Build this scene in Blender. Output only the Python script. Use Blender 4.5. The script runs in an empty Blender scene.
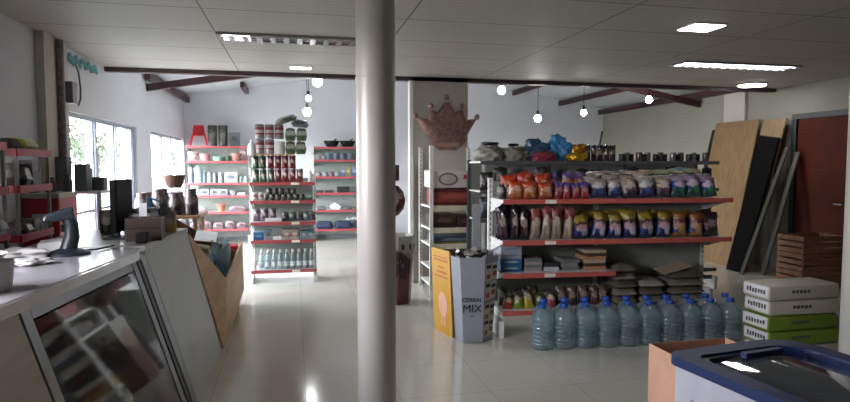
import bpy, bmesh, math, random
from mathutils import Vector, Matrix, noise
R = random.Random(7)
PI = math.pi
S = bpy.context.scene
COL = S.collection

# ------------------------------------------------------------------ camera, world, exposure
F = 590.0; EYE = 1.5
yaw = math.atan2(130, F); pitch = -math.atan2(36, F)
cd = bpy.data.cameras.new('camera'); cam = bpy.data.objects.new('camera', cd); COL.objects.link(cam)
cd.sensor_fit = 'HORIZONTAL'; cd.sensor_width = 36; cd.lens = 36 * F / 850; cd.clip_start = .02; cd.clip_end = 300
cam.location = (0, 0, EYE); cam.rotation_euler = (PI / 2 + pitch, 0, -yaw)
S.camera = cam
W = bpy.data.worlds.new('sky'); S.world = W; W.use_nodes = True
wn = W.node_tree.nodes; wl = W.node_tree.links
bg = wn['Background']
tc = wn.new('ShaderNodeTexCoord'); sx = wn.new('ShaderNodeSeparateXYZ'); wl.new(tc.outputs['Generated'], sx.inputs[0])
rp = wn.new('ShaderNodeValToRGB'); wl.new(sx.outputs['Z'], rp.inputs[0])
rp.color_ramp.elements[0].position = .0; rp.color_ramp.elements[0].color = (1, .97, .99, 1)
rp.color_ramp.elements[1].position = .7; rp.color_ramp.elements[1].color = (.84, .86, .97, 1)
wl.new(rp.outputs[0], bg.inputs[0]); bg.inputs[1].default_value = 30
S.view_settings.view_transform = 'Standard'; S.view_settings.look = 'None'
S.view_settings.gamma = 1; S.view_settings.exposure = 0.7; S.view_settings.use_curve_mapping = False
S.cycles.max_bounces = 8; S.cycles.diffuse_bounces = 5; S.cycles.transparent_max_bounces = 12
S.cycles.caustics_reflective = False; S.cycles.caustics_refractive = False
S.cycles.use_denoising = True; S.cycles.sample_clamp_indirect = 6

def portal(loc, rot, sx_, sy_):
    l = bpy.data.lights.new('window_portal', 'AREA'); l.shape = 'RECTANGLE'; l.size = sx_; l.size_y = sy_; l.cycles.is_portal = True
    o = bpy.data.objects.new('window_portal', l); o.location = loc; o.rotation_euler = rot; COL.objects.link(o)
portal((-2.25, 7.4, 1.25), (0, -PI / 2, 0), 1.5, 2.5)
portal((-2.25, 10.8, 1.25), (0, -PI / 2, 0), 1.5, 2.8)
portal((-2.25, 2.25, 1.75), (0, -PI / 2, 0), .75, 1.6)  # serves the added out-of-view opening in the left wall

# ------------------------------------------------------------------ materials
def lin(h):
    if isinstance(h, tuple): return h
    v = [int(h[i:i + 2], 16) / 255 for i in (0, 2, 4)]
    return tuple(c / 12.92 if c <= .04045 else ((c + .055) / 1.055) ** 2.4 for c in v)
def rgba(h): return (*lin(h), 1)
MC = {}
def dim(h): return (*[x * .62 for x in lin(h)], 1)   # darkens every print colour evenly; packets rendered too bright otherwise
def mat(name, col, rough=.5, metal=0, trans=0, emit=0, var=.08, scale=9, bump=0, spec=.5, alpha=1):
    if name in MC: return MC[name]
    m = bpy.data.materials.new(name); m.use_nodes = True; n = m.node_tree.nodes; l = m.node_tree.links
    b = n['Principled BSDF']; c = lin(col)
    t = n.new('ShaderNodeTexCoord'); nz = n.new('ShaderNodeTexNoise'); nz.inputs['Scale'].default_value = scale; nz.inputs['Detail'].default_value = 4
    l.new(t.outputs['Object'], nz.inputs['Vector'])
    r = n.new('ShaderNodeValToRGB'); l.new(nz.outputs['Fac'], r.inputs[0])
    r.color_ramp.elements[0].position = .3; r.color_ramp.elements[1].position = .7
    r.color_ramp.elements[0].color = (*[x * (1 - var) for x in c], 1); r.color_ramp.elements[1].color = (*[min(1, x * (1 + var)) for x in c], 1)
    l.new(r.outputs[0], b.inputs['Base Color'])
    b.inputs['Roughness'].default_value = rough; b.inputs['Metallic'].default_value = metal
    b.inputs['Transmission Weight'].default_value = trans; b.inputs['Specular IOR Level'].default_value = spec
    b.inputs['Alpha'].default_value = alpha
    if emit: l.new(r.outputs[0], b.inputs['Emission Color']); b.inputs['Emission Strength'].default_value = emit
    if bump:
        bp = n.new('ShaderNodeBump'); bp.inputs['Strength'].default_value = bump; bp.inputs['Distance'].default_value = .01
        l.new(nz.outputs['Fac'], bp.inputs['Height']); l.new(bp.outputs[0], b.inputs['Normal'])
    MC[name] = m; return m
def printed(name, bands, blob=None, blob2=None, rough=.35, size=.28, warp=.17, bump=.5, metal=0, bscale=4.6, xoff=.5, zoff=.55):
    """packet print: horizontal colour bands plus one or two lettering-like patches, in the packet's own box coordinates"""
    if name in MC: return MC[name]
    m = bpy.data.materials.new(name); m.use_nodes = True; n = m.node_tree.nodes; l = m.node_tree.links
    b = n['Principled BSDF']; b.inputs['Roughness'].default_value = rough; b.inputs['Metallic'].default_value = metal
    t = n.new('ShaderNodeTexCoord'); s = n.new('ShaderNodeSeparateXYZ'); l.new(t.outputs['Generated'], s.inputs[0])
    nz = n.new('ShaderNodeTexNoise'); nz.inputs['Scale'].default_value = bscale; nz.inputs['Detail'].default_value = 3; l.new(t.outputs['Generated'], nz.inputs['Vector'])
    def mth(op, a, bb):
        q = n.new('ShaderNodeMath'); q.operation = op
        for i, v in enumerate((a, bb)):
            if isinstance(v, (int, float)): q.inputs[i].default_value = v
            else: l.new(v, q.inputs[i])
        return q.outputs[0]
    w = mth('MULTIPLY', mth('SUBTRACT', nz.outputs['Fac'], .5), warp * 2)
    z = mth('ADD', s.outputs['Z'], w)
    r = n.new('ShaderNodeValToRGB'); r.color_ramp.interpolation = 'CONSTANT'; l.new(z, r.inputs[0])
    e = r.color_ramp.elements
    for i, (p, c) in enumerate(bands):
        x = e[i] if i < 2 else e.new(p)
        x.position = p; x.color = dim(c)
    if len(bands) == 1: e[1].position = 1; e[1].color = dim(bands[0][1])
    out = r.outputs[0]
    def patch(out, c, cx, cz, rx, rz):
        dx = mth('DIVIDE', mth('SUBTRACT', s.outputs['X'], cx), rx); dz = mth('DIVIDE', mth('SUBTRACT', z, cz), rz)
        dd = mth('ADD', mth('MULTIPLY', dx, dx), mth('MULTIPLY', dz, dz))
        dd = mth('ADD', dd, mth('MULTIPLY', mth('SUBTRACT', nz.outputs['Fac'], .5), 1.6))
        lt = mth('LESS_THAN', dd, 1.0)
        mx = n.new('ShaderNodeMix'); mx.data_type = 'RGBA'; l.new(lt, mx.inputs['Factor']); l.new(out, mx.inputs['A']); mx.inputs['B'].default_value = dim(c)
        return mx.outputs['Result']
    if blob: out = patch(out, blob, xoff, zoff, size * 1.3, size * .55)
    if blob2: out = patch(out, blob2, 1 - xoff + .1, .28, size * .8, size * .5)
    l.new(out, b.inputs['Base Color'])
    if bump:
        n2 = n.new('ShaderNodeTexNoise'); n2.inputs['Scale'].default_value = 30; l.new(t.outputs['Object'], n2.inputs['Vector'])
        bp = n.new('ShaderNodeBump'); bp.inputs['Strength'].default_value = bump; bp.inputs['Distance'].default_value = .012
        l.new(n2.outputs['Fac'], bp.inputs['Height']); l.new(bp.outputs[0], b.inputs['Normal'])
    MC[name] = m; return m
def glassy(name, col='ffffff', mix=.25, rough=.05, dif=0, dcol='ffffff'):
    """thin clear sheet: mostly see-through with a mirror-like sheen"""
    if name in MC: return MC[name]
    m = bpy.data.materials.new(name); m.use_nodes = True; n = m.node_tree.nodes; l = m.node_tree.links
    n.remove(n['Principled BSDF']); o = n['Material Output']
    t = n.new('ShaderNodeBsdfTransparent'); t.inputs[0].default_value = rgba(col)
    g = n.new('ShaderNodeBsdfGlossy'); g.inputs['Roughness'].default_value = rough
    x = n.new('ShaderNodeMixShader'); fr = n.new('ShaderNodeLayerWeight'); fr.inputs[0].default_value = .5; pw = n.new('ShaderNodeMath'); pw.operation = 'POWER'; pw.inputs[1].default_value = 5; l.new(fr.outputs['Facing'], pw.inputs[0])
    ad = n.new('ShaderNodeMath'); ad.operation = 'ADD'; ad.inputs[1].default_value = mix; ad.use_clamp = True
    l.new(pw.outputs[0], ad.inputs[0]); l.new(ad.outputs[0], x.inputs[0]); l.new(t.outputs[0], x.inputs[1]); l.new(g.outputs[0], x.inputs[2])
    if dif:
        d = n.new('ShaderNodeBsdfDiffuse'); d.inputs[0].default_value = rgba(dcol); tl = n.new('ShaderNodeBsdfTranslucent'); tl.inputs[0].default_value = rgba(dcol)
        y = n.new('ShaderNodeMixShader'); l.new(d.outputs[0], y.inputs[1]); l.new(tl.outputs[0], y.inputs[2]); q = n.new('ShaderNodeMixShader'); q.inputs[0].default_value = dif
        l.new(x.outputs[0], q.inputs[1]); l.new(y.outputs[0], q.inputs[2]); l.new(q.outputs[0], o.inputs[0])
    else: l.new(x.outputs[0], o.inputs[0])
    MC[name] = m; return m
def lined(name, base, line, px, py, ox, oy, lw=.012, rough=.5, axes=('X', 'Y'), fine=0, bump=.0, var=.05, spec=.5):
    """flat surface with a grid of joints (period px, py, offset ox, oy in metres)"""
    m = bpy.data.materials.new(name); m.use_nodes = True; n = m.node_tree.nodes; l = m.node_tree.links
    b = n['Principled BSDF']; b.inputs['Roughness'].default_value = rough; b.inputs['Specular IOR Level'].default_value = spec
    t = n.new('ShaderNodeTexCoord'); s = n.new('ShaderNodeSeparateXYZ'); l.new(t.outputs['Object'], s.inputs[0])
    def mth(op, a, bb):
        q = n.new('ShaderNodeMath'); q.operation = op
        for i, v in enumerate((a, bb)):
            if isinstance(v, (int, float)): q.inputs[i].default_value = v
            else: l.new(v, q.inputs[i])
        return q.outputs[0]
    def ln(ax, p, o, w): return mth('LESS_THAN', mth('FLOORED_MODULO', mth('SUBTRACT', s.outputs[ax], o - w / 2), p), w)
    k = mth('MAXIMUM', ln(axes[0], px, ox, lw), ln(axes[1], py, oy, lw))
    nz = n.new('ShaderNodeTexNoise'); nz.inputs['Scale'].default_value = 1.3; nz.inputs['Detail'].default_value = 6; l.new(t.outputs['Object'], nz.inputs['Vector'])
    r = n.new('ShaderNodeValToRGB'); l.new(nz.outputs['Fac'], r.inputs[0]); c = lin(base)
    r.color_ramp.elements[0].position = .3; r.color_ramp.elements[1].position = .7
    r.color_ramp.elements[0].color = (*[x * (1 - var) for x in c], 1); r.color_ramp.elements[1].color = (*[x * (1 + var) for x in c], 1)
    src = r.outputs[0]
    if fine:
        f = mth('MULTIPLY', ln(axes[1], fine, 0, .008), .35)
        mx = n.new('ShaderNodeMix'); mx.data_type = 'RGBA'; l.new(f, mx.inputs['Factor']); l.new(src, mx.inputs['A']); mx.inputs['B'].default_value = rgba(line); src = mx.outputs['Result']
    mx = n.new('ShaderNodeMix'); mx.data_type = 'RGBA'; l.new(k, mx.inputs['Factor']); l.new(src, mx.inputs['A']); mx.inputs['B'].default_value = rgba(line)
    l.new(mx.outputs['Result'], b.inputs['Base Color'])
    if bump:
        bp = n.new('ShaderNodeBump'); bp.inputs['Strength'].default_value = bump; bp.inputs['Distance'].default_value = .004
        l.new(nz.outputs['Fac'], bp.inputs['Height']); l.new(bp.outputs[0], b.inputs['Normal'])
    return m
def wood(name, a, bcol, rough=.5, scale=2.0, axis=2):
    if name in MC: return MC[name]
    m = bpy.data.materials.new(name); m.use_nodes = True; n = m.node_tree.nodes; l = m.node_tree.links
    b = n['Principled BSDF']; b.inputs['Roughness'].default_value = rough
    t = n.new('ShaderNodeTexCoord'); mp = n.new('ShaderNodeMapping'); l.new(t.outputs['Object'], mp.inputs[0])
    sc = [12 * scale, 12 * scale, 12 * scale]; sc[axis] = scale; mp.inputs['Scale'].default_value = sc
    nz = n.new('ShaderNodeTexNoise'); nz.inputs['Scale'].default_value = 1; nz.inputs['Detail'].default_value = 6; l.new(mp.outputs[0], nz.inputs['Vector'])
    r = n.new('ShaderNodeValToRGB'); l.new(nz.outputs['Fac'], r.inputs[0]); r.color_ramp.elements[0].position = .35; r.color_ramp.elements[1].position = .65
    r.color_ramp.elements[0].color = rgba(a); r.color_ramp.elements[1].color = rgba(bcol); l.new(r.outputs[0], b.inputs['Base Color'])
    MC[name] = m; return m

WHITE = mat('white_paint', 'dcdcdc', .4)
METALW = mat('white_enamel', 'e2e2e0', .35)
RED = mat('red_shelf_edge', 'a0464a', .45)
PEGB = mat('shelf_back_panel', '868b86', .6)
BLACK = mat('black_plastic', '101012', .45, spec=.3)
DARK = mat('dark_grey_plastic', '2c2f33', .45)
CREAM = mat('cream_plastic', 'd5ccb8', .5)
TAG = mat('price_tag_card', 'e4e0d4', .5)
REDP = mat('red_plastic', 'c8202c', .4)
STEEL = mat('brushed_steel', 'a8abae', .3, .9)
CLEAR = glassy('clear_plastic', 'e6eef0', .10, .08)
WATER = glassy('clear_blue_bottle', 'eaf2f4', .09, .12, .36, 'c2dae4')
GLASS = glassy('sheet_glass', 'f4f8f8', .03, .02)
KRAFT = mat('brown_cardboard', 'a9805c', .8)
PLY = wood('plywood_face', '745836', '836742', .7)

# ------------------------------------------------------------------ mesh helpers
class MB:
    def __init__(s): s.v = []; s.f = []; s.m = []
    def add(s, v, f, mi=0):
        o = len(s.v); s.v += [tuple(p) for p in v]; s.f += [tuple(i + o for i in q) for q in f]; s.m += [mi] * len(f); return s
    def box(s, x0, x1, y0, y1, z0, z1, mi=0):
        v = [(x, y, z) for x in (x0, x1) for y in (y0, y1) for z in (z0, z1)]
        return s.add(v, [(0, 1, 3, 2), (4, 6, 7, 5), (0, 4, 5, 1), (2, 3, 7, 6), (0, 2, 6, 4), (1, 5, 7, 3)], mi)
    def cbox(s, cx, cy, cz, w, d, h, mi=0): return s.box(cx - w / 2, cx + w / 2, cy - d / 2, cy + d / 2, cz, cz + h, mi)
    def hexa(s, bot, top, mi=0):   # two quads in the same winding
        return s.add(list(bot) + list(top), [(3, 2, 1, 0), (4, 5, 6, 7), (0, 1, 5, 4), (1, 2, 6, 5), (2, 3, 7, 6), (3, 0, 4, 7)], mi)
    def lathe(s, prof, cx=0, cy=0, n=14, mi=0, sx=1, sy=1, cap=True):
        v = []; f = []
        for r, z in prof:
            for k in range(n):
                a = 2 * PI * k / n; v.append((cx + r * math.cos(a) * sx, cy + r * math.sin(a) * sy, z))
        for i in range(len(prof) - 1):
            for k in range(n):
                f.append((i * n + k, i * n + (k + 1) % n, (i + 1) * n + (k + 1) % n, (i + 1) * n + k))
        if cap: f.append(tuple(range(n))[::-1]); f.append(tuple((len(prof) - 1) * n + k for k in range(n)))
        return s.add(v, f, mi)
    def tube(s, pts, r, n=8, mi=0, taper=1):
        pts = [Vector(p) for p in pts]; v = []; f = []
        for i, p in enumerate(pts):
            d = (pts[min(i + 1, len(pts) - 1)] - pts[max(i - 1, 0)]).normalized()
            a = d.cross(Vector((0, 0, 1))) if abs(d.z) < .95 else d.cross(Vector((1, 0, 0)))
            a.normalize(); b = d.cross(a); rr = r * (1 + (taper - 1) * i / max(1, len(pts) - 1))
            for k in range(n):
                t = 2 * PI * k / n; v.append(p + a * math.cos(t) * rr + b * math.sin(t) * rr)
        for i in range(len(pts) - 1):
            for k in range(n): f.append((i * n + k, i * n + (k + 1) % n, (i + 1) * n + (k + 1) % n, (i + 1) * n + k))
        f.append(tuple(range(n))[::-1]); f.append(tuple((len(pts) - 1) * n + k for k in range(n)))
        return s.add(v, f, mi)
    def prism(s, poly, fn, a, b, mi=0):   # poly of 2D points, fn(u, v, w) -> xyz
        n = len(poly); v = [fn(u, w, a) for u, w in poly] + [fn(u, w, b) for u, w in poly]
        return s.add(v, [tuple(range(n))[::-1], tuple(range(n, 2 * n))] + [(i, (i + 1) % n, n + (i + 1) % n, n + i) for i in range(n)], mi)
    def data(s, name, bev=0, smooth=False):
        me = bpy.data.meshes.new(name); me.from_pydata(s.v, [], s.f); me.polygons.foreach_set('material_index', s.m)
        bm = bmesh.new(); bm.from_mesh(me)
        bmesh.ops.recalc_face_normals(bm, faces=bm.faces)
        if bev: bmesh.ops.bevel(bm, geom=list(bm.edges), offset=bev, segments=2, profile=.5, affect='EDGES', clamp_overlap=True)
        if smooth:
            for f in bm.faces: f.smooth = True
            for e in bm.edges:
                if len(e.link_faces) == 2 and e.calc_face_angle(0) > .7: e.smooth = False
        bm.to_mesh(me); bm.free(); return me
def tag(o, label=None, cat=None, group=None, kind=None):
    if label: o['label'] = label
    if cat: o['category'] = cat
    if group: o['group'] = group
    if kind: o['kind'] = kind
    return o
def mo(name, mb, mats, parent=None, bev=0, smooth=False, loc=None, rz=0):
    me = mb if isinstance(mb, bpy.types.Mesh) else mb.data(name, bev, smooth)
    if not isinstance(mats, (list, tuple)): mats = [mats]
    if not me.materials:
        for m in mats: me.materials.append(m)
    o = bpy.data.objects.new(name, me); COL.objects.link(o)
    if [m for m in me.materials] != list(mats):
        for i, m in enumerate(mats): o.material_slots[i].link = 'OBJECT'; o.material_slots[i].material = m
    if parent: o.parent = parent
    if loc: o.location = loc
    if rz: o.rotation_euler.z = rz
    return o
def T(name, label, cat, loc=(0, 0, 0), rz=0, group=None):
    o = bpy.data.objects.new(name, None); COL.objects.link(o); o.location = loc; o.rotation_euler = (0, 0, rz); o.empty_display_size = .05
    return tag(o, label, cat, group)
def struct(name, mb, m, label=None, **k): return tag(mo(name, mb, m, **k), label, None, None, 'structure')
def copy_tree(o, parent=None):
    c = o.copy(); COL.objects.link(c)
    if parent: c.parent = parent
    for ch in list(o.children): copy_tree(ch, c)
    return c
def text_data(s, size, depth=.002):
    c = bpy.data.curves.new('lettering', 'FONT'); c.body = s; c.size = size; c.extrude = depth; c.align_x = 'CENTER'; c.align_y = 'CENTER'; c.offset = 0
    o = bpy.data.objects.new('lettering', c); COL.objects.link(o)
    bpy.context.view_layer.update()
    me = bpy.data.meshes.new_from_object(o.evaluated_get(bpy.context.evaluated_depsgraph_get()))
    bpy.data.objects.remove(o); return me
ORD = ['first', 'second', 'third', 'fourth', 'fifth', 'sixth', 'seventh', 'eighth', 'ninth', 'tenth', 'eleventh', 'twelfth', 'thirteenth', 'fourteenth', 'fifteenth', 'sixteenth', 'seventeenth', 'eighteenth']

# shared product shapes -------------------------------------------------
BAG = {}
def bag_mesh(w, h, t, seed=0, slump=0.0):
    k = (round(w, 3), round(h, 3), round(t, 3), seed, slump)
    if k in BAG: return BAG[k]
    r = random.Random(seed); nx, nz = 9, 11; v = []; f = []
    ph = r.random() * 6; q = r.random() * 6
    for side in (-1, 1):
        for j in range(nz + 1):
            for i in range(nx + 1):
                x = i / nx * 2 - 1; z = j / nz * 2 - 1
                e = max(0, 1 - abs(x) ** 2.6) * max(0, 1 - abs(z) ** 4) ** .8
                y = side * (.0025 + t / 2 * e * (1 + .16 * math.sin(5 * x + ph + 3 * z) + .1 * math.sin(9 * z + q)))
                wx = w / 2 * (1 - .06 * (1 - z * z)) * x
                zz = h * (j / nz) * (1 - .03 * (x * x)) + .006 * math.sin(4 * x + ph) * (1 if j == nz else 0)
                if abs(z) > .92: y += .004 * math.sin(x * 16 + ph) * (z > 0)
                y += slump * h * max(0, (z + 1) / 2) ** 2
                v.append((wx, y, zz))
    n1 = (nx + 1) * (nz + 1)
    for s_ in (0, 1):
        for j in range(nz):
            for i in range(nx):
                a = s_ * n1 + j * (nx + 1) + i; f.append((a, a + 1, a + nx + 2, a + nx + 1))
    for j in range(nz):
        for i in (0, nx):
            a = j * (nx + 1) + i; f.append((a, a + nx + 1, a + n1 + nx + 1, a + n1))
    for i in range(nx):
        for j in (0, nz):
            a = j * (nx + 1) + i; f.append((a, a + 1, a + 1 + n1, a + n1))
    mb = MB(); mb.add(v, f); me = mb.data('bag', 0, True); BAG[k] = me; return me
LC = {}
def shape(key, fn):
    if key not in LC: LC[key] = fn()
    return LC[key]
def can_mesh(r, h):
    return shape(('can', r, h), lambda: MB().lathe([(r * .9, 0), (r, .006), (r, h - .008), (r * .93, h), (r * .93, h - .006), (0.001, h - .006)], n=14).data('can', 0, True))
def bottle_mesh(r, h, neck=.35):
    return shape(('bot', r, h, neck), lambda: MB().lathe([(r * .85, 0), (r, h * .03), (r, h * .6), (r * .92, h * .68), (r * neck, h * .84), (r * neck, h)], n=14).data('bottle', 0, True))
def box_mesh(w, d, h, b=.003):
    return shape(('box', round(w, 3), round(d, 3), round(h, 3), b), lambda: MB().cbox(0, 0, 0, w, d, h).data('carton', b))
def bowl_mesh(r, h):
    return shape(('bowl', r, h), lambda: MB().lathe([(r * .55, 0), (r * .8, h * .35), (r, h), (r * .95, h), (r * .75, h * .4), (r * .3, h * .1), (.001, h * .1)], n=18).data('bowl', 0, True))
def soft_mesh(w, d, h, seed=0):   # a lying cushion-like packet
    def fn():
        r = random.Random(seed); v = []; f = []; n = 8; a0 = r.random() * 6
        for s_ in (0, 1):
            for j in range(n + 1):
                for i in range(n + 1):
                    x = i / n * 2 - 1; y = j / n * 2 - 1
                    e = max(0, 1 - abs(x) ** 5) * max(0, 1 - abs(y) ** 5)
                    if s_: z = h * (.35 + .65 * e ** .5 * (.93 + .07 * math.sin(4 * x + a0) * math.cos(3 * y)))
                    else: z = h * .35 * (1 - min(1, e * 3))
                    v.append((w / 2 * x * (1 - .04 * abs(y)), d / 2 * y * (1 - .04 * abs(x)), z))
        m = (n + 1) ** 2
        for s_ in (0, 1):
            for j in range(n):
                for i in range(n):
                    a = s_ * m + j * (n + 1) + i; f.append((a, a + 1, a + n + 2, a + n + 1))
        for i in range(n):
            for a, b in ((i, i + 1), (n * (n + 1) + i, n * (n + 1) + i + 1), (i * (n + 1), (i + 1) * (n + 1)), (i * (n + 1) + n, (i + 1) * (n + 1) + n)): f.append((a, b, b + m, a + m))
        return MB().add(v, f).data('packet', 0, True)
    return shape(('soft', w, d, h, seed), fn)
def lump_mesh(rx, ry, rz, seed=0, rough=.2, sub=4):
    def fn():
        r = random.Random(seed); bm = bmesh.new(); bmesh.ops.create_icosphere(bm, subdivisions=sub, radius=1)
        ph = [r.random() * 6 for _ in range(6)]
        for v in bm.verts:
            c = v.co; k = 1 + rough * (math.sin(3 * c.x + ph[0]) * math.sin(4 * c.y + ph[1]) + .5 * math.sin(7 * c.z + ph[2]) * math.sin(8 * c.x + ph[3]) + .3 * math.sin(13 * c.y + ph[4] + 5 * c.z))
            k *= 1 + rough * 1.1 * (noise.turbulence(c * 2.2 + Vector((seed, 0, 0)), 3, True) - .45); z = max(-.8, c.z * k); v.co = (c.x * k * rx, c.y * k * ry, (z + .8) / 1.8 * 2 * rz)
        me = bpy.data.meshes.new('lump'); bm.to_mesh(me); bm.free()
        for p in me.polygons: p.use_smooth = True
        return me
    return shape(('lump', rx, ry, rz, seed, rough, sub), fn)
def put(name, me, m, loc, label, cat, rz=0, group=None, rot=None):
    o = mo(name, me, m, loc=loc, rz=rz)
    if rot: o.rotation_euler = rot
    return tag(o, label, cat, group)

# ------------------------------------------------------------------ the room
XL, XR, YB, YF, ZC, YBEAM = -2.07, 6.8, 12.2, -3.0, 2.6, 7.3
FLOOR = lined('polished_floor_tiles', 'c2bfb4', 'a4a198', .6, .6, .05, .05, .005, .13, bump=.06, var=.07)
WALL = mat('painted_plaster', 'c9cad0', .75, var=.03, scale=2)
WALLN = mat('cream_plaster', 'b9b4ab', .75, var=.04, scale=2)
CEIL = lined('ceiling_boards', 'b8b2ac', '6d6965', 1.475, .745, -.63, .73, .014, .55, fine=.0745, var=.03)
struct('floor', MB().box(XL - .2, XR + .2, YF - .2, YB + .2, -.12, 0), FLOOR)
struct('ceiling', MB().box(XL - .2, XR + .2, YF - .2, YBEAM + .04, ZC, ZC + .08), CEIL)
# sloping roof lining over the back room
rx_ = (XL + XR) / 2
rb = MB()
for xa, za, xb, zb in ((XL - .3, 2.79, rx_, 3.53), (XR + .3, 2.71, rx_, 3.53)):
    rb.hexa([(xa, YBEAM, za), (xb, YBEAM, zb), (xb, YB + .3, zb), (xa, YB + .3, za)], [(xa, YBEAM, za + .06), (xb, YBEAM, zb + .06), (xb, YB + .3, zb + .06), (xa, YB + .3, za + .06)])
struct('ceiling_back', rb, WALL)
struct('wall_bulkhead', MB().box(XL, XR, YBEAM + .1, YBEAM + .16, ZC + .02, 3.6), WALL)
struct('beam_front' if False else 'trim_1', MB().box(XL, XR, YBEAM, YBEAM + .1, ZC - .05, ZC + .06), mat('beam_purple_brown', '4a3a3c', .5))
wl_ = MB()
W1 = (6.16, 8.62); W2 = (9.44, 12.05); ZS, ZT = .5, 2.01
W3 = (1.5, 3.0)  # unseen opening behind the view, added and sized to light counter, column and ceiling
for y0, y1, z0, z1 in ((YF, W3[0], 0, 3.0), (W3[0], W3[1], 0, 1.4), (W3[0], W3[1], 2.1, 3.0), (W3[1], W1[0], 0, 3.0), (W1[1], W2[0], 0, 3.0), (W2[1], YB + .15, 0, 3.0), (W1[0], W1[1], 0, ZS), (W1[0], W1[1], ZT, 3.0), (W2[0], W2[1], 0, ZS), (W2[0], W2[1], ZT, 3.0)):
    wl_.box(XL - .15, XL, y0, y1, z0, z1)
struct('wall_left', wl_, WALL)
struct('wall_back', MB().box(XL, XR, YB, YB + .15, 0, 3.7), WALL)
struct('wall_right', MB().box(XR, XR + .15, YF, YB + .15, 0, 3.0), mat('dull_plaster', '8e8a80', .75, var=.04, scale=2))
wf = MB()
for x0, x1, z0, z1 in ((XL, XR, 0, ZC),): wf.box(x0, x1, YF - .15, YF, z0, z1)
struct('wall_front', wf, WALLN)
# crown wall, with the partition behind it
struct('wall_middle', MB().box(1.46, 2.17, YBEAM, YBEAM + .12, 0, ZC + .02), WALLN)
None and struct('wall_partition', MB().box(2.07, 2.17, YBEAM + .121, YB - .001, 0, 3.5), WALL)
struct('trim_2', MB().box(1.41, 1.455, YBEAM - .02, YBEAM + .1, 0, ZC - .051), METALW)
struct('trim_3', MB().box(XR - .05, XR - .001, 7.85, 8.3, 0, 2.72), WALLN)
struct('trim_4', MB().box(XL + .001, XL + .07, 5.47, 5.98, 0, ZC - .001), WALLN)
struct('baseboard_back', MB().box(XL + .001, XR - .001, YB - .02, YB - .001, 0, .08), mat('grey_skirting', '8d9096', .4))

# windows in the left wall
FR = mat('white_window_frame', '8e94a2', .35)
def window(n, y0, y1, muls):
    fr = MB(); x0, x1 = XL - .11, XL - .04
    fr.box(x0, x1, y0, y1, ZS, ZS + .05); fr.box(x0, x1, y0, y1, ZT - .045, ZT)
    for y, w in muls: fr.box(x0, x1, y - w / 2, y + w / 2, ZS + .05, ZT - .045)
    fr.box(x0 + .01, x1 - .01, y0 + .04, y1 - .04, 1.0, 1.03)
    o = struct('window_%d' % n, fr, FR)
    g = mo('window_pane', MB().box(XL - .078, XL - .072, y0 + .03, y1 - .03, ZS + .04, ZT - .04), GLASS, o)
window(1, W1[0], W1[1], [(6.19, .06), (6.98, .05), (7.08, .05), (7.72, .05), (7.84, .05), (8.5, .05), (8.59, .05)])
window(2, W2[0], W2[1], [(9.47, .06), (10.28, .05), (10.4, .05), (11.0, .05), (11.12, .05), (11.95, .05)])
# rafters and purlins
RAF = mat('dark_red_steel', '3c1c24', .45)
def zr(x): return 2.79 + (x - XL) * .74 / 4.435 if x < rx_ else 2.71 + (XR - x) * .82 / 4.435
for x, y0, y1 in ((-2.0, 9.0, YB), (-.9, 11.1, YB), (4.66, 8.6, YB), (5.74, 8.0, YB), (6.7, 7.8, YB)):
    z = zr(x) - .1
    tag(mo('roof_purlin', MB().box(x - .035, x + .035, y0, y1 - .002, z, z + .1), RAF), 'dark red steel purlin under the white roof lining, %s' % {-2.0: 'along the top of the window wall', -.9: 'short one above the red chair', 4.66: 'leftmost beyond the right-hand shelving', 5.74: 'middle one beyond the right-hand shelving', 6.7: 'running down to the far right corner'}[x], 'roof beam')
for xa, xb, y, lb in ((-2.06, -.2, 9.2, 'crossing above the left windows'), (4.2, 6.78, 8.9, 'crossing above the right-hand shelving')):
    za, zb = zr(xa) - .13, zr(xb) - .13
    tag(mo('roof_rafter', MB().hexa([(xa, y, za - .1), (xb, y, zb - .1), (xb, y + .08, zb - .1), (xa, y + .08, za - .1)], [(xa, y, za), (xb, y, zb), (xb, y + .08, zb), (xa, y + .08, za)]), RAF), 'dark red sloping rafter ' + lb, 'roof beam')
# door in the right wall
DW = mat('red_brown_door', '4a1d10', .6, var=.15, scale=3, spec=.12)
d1 = struct('door_1', MB().box(XR - .035, XR - .005, 5.98, 6.86, 0, 2.12), DW)
mo('door_frame', MB().box(XR - .06, XR - .002, 6.87, 6.95, 0, 2.2).box(XR - .06, XR - .002, 5.88, 5.96, 0, 2.2).box(XR - .06, XR - .002, 5.96, 6.87, 2.13, 2.2), mat('dark_green_frame', '1f2620', .4), d1)
mo('door_handle', MB().tube([(XR - .036, 6.1, 1.0), (XR - .09, 6.1, 1.0), (XR - .09, 6.22, 1.0)], .01), STEEL, d1)
# round columns
COLM = mat('white_column_paint', 'aaa6a2', .35, var=.05, scale=3)
def column(x, y, r, label):
    o = T('round_column', label, 'column', (x, y, 0))
    mo('shaft', MB().lathe([(r, 0), (r, ZC - .001)], n=40), COLM, o, smooth=True)
    mo('weld_collar', MB().lathe([(r + .003, 1.92), (r + .005, 1.93), (r + .003, 1.94)], n=40), COLM, o, smooth=True)
column(.405, 3.0, .099, 'white painted round steel column standing in the middle of the floor')
column(3.47, 3.0, .10, 'white round column at the right edge, behind the freezer')

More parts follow.
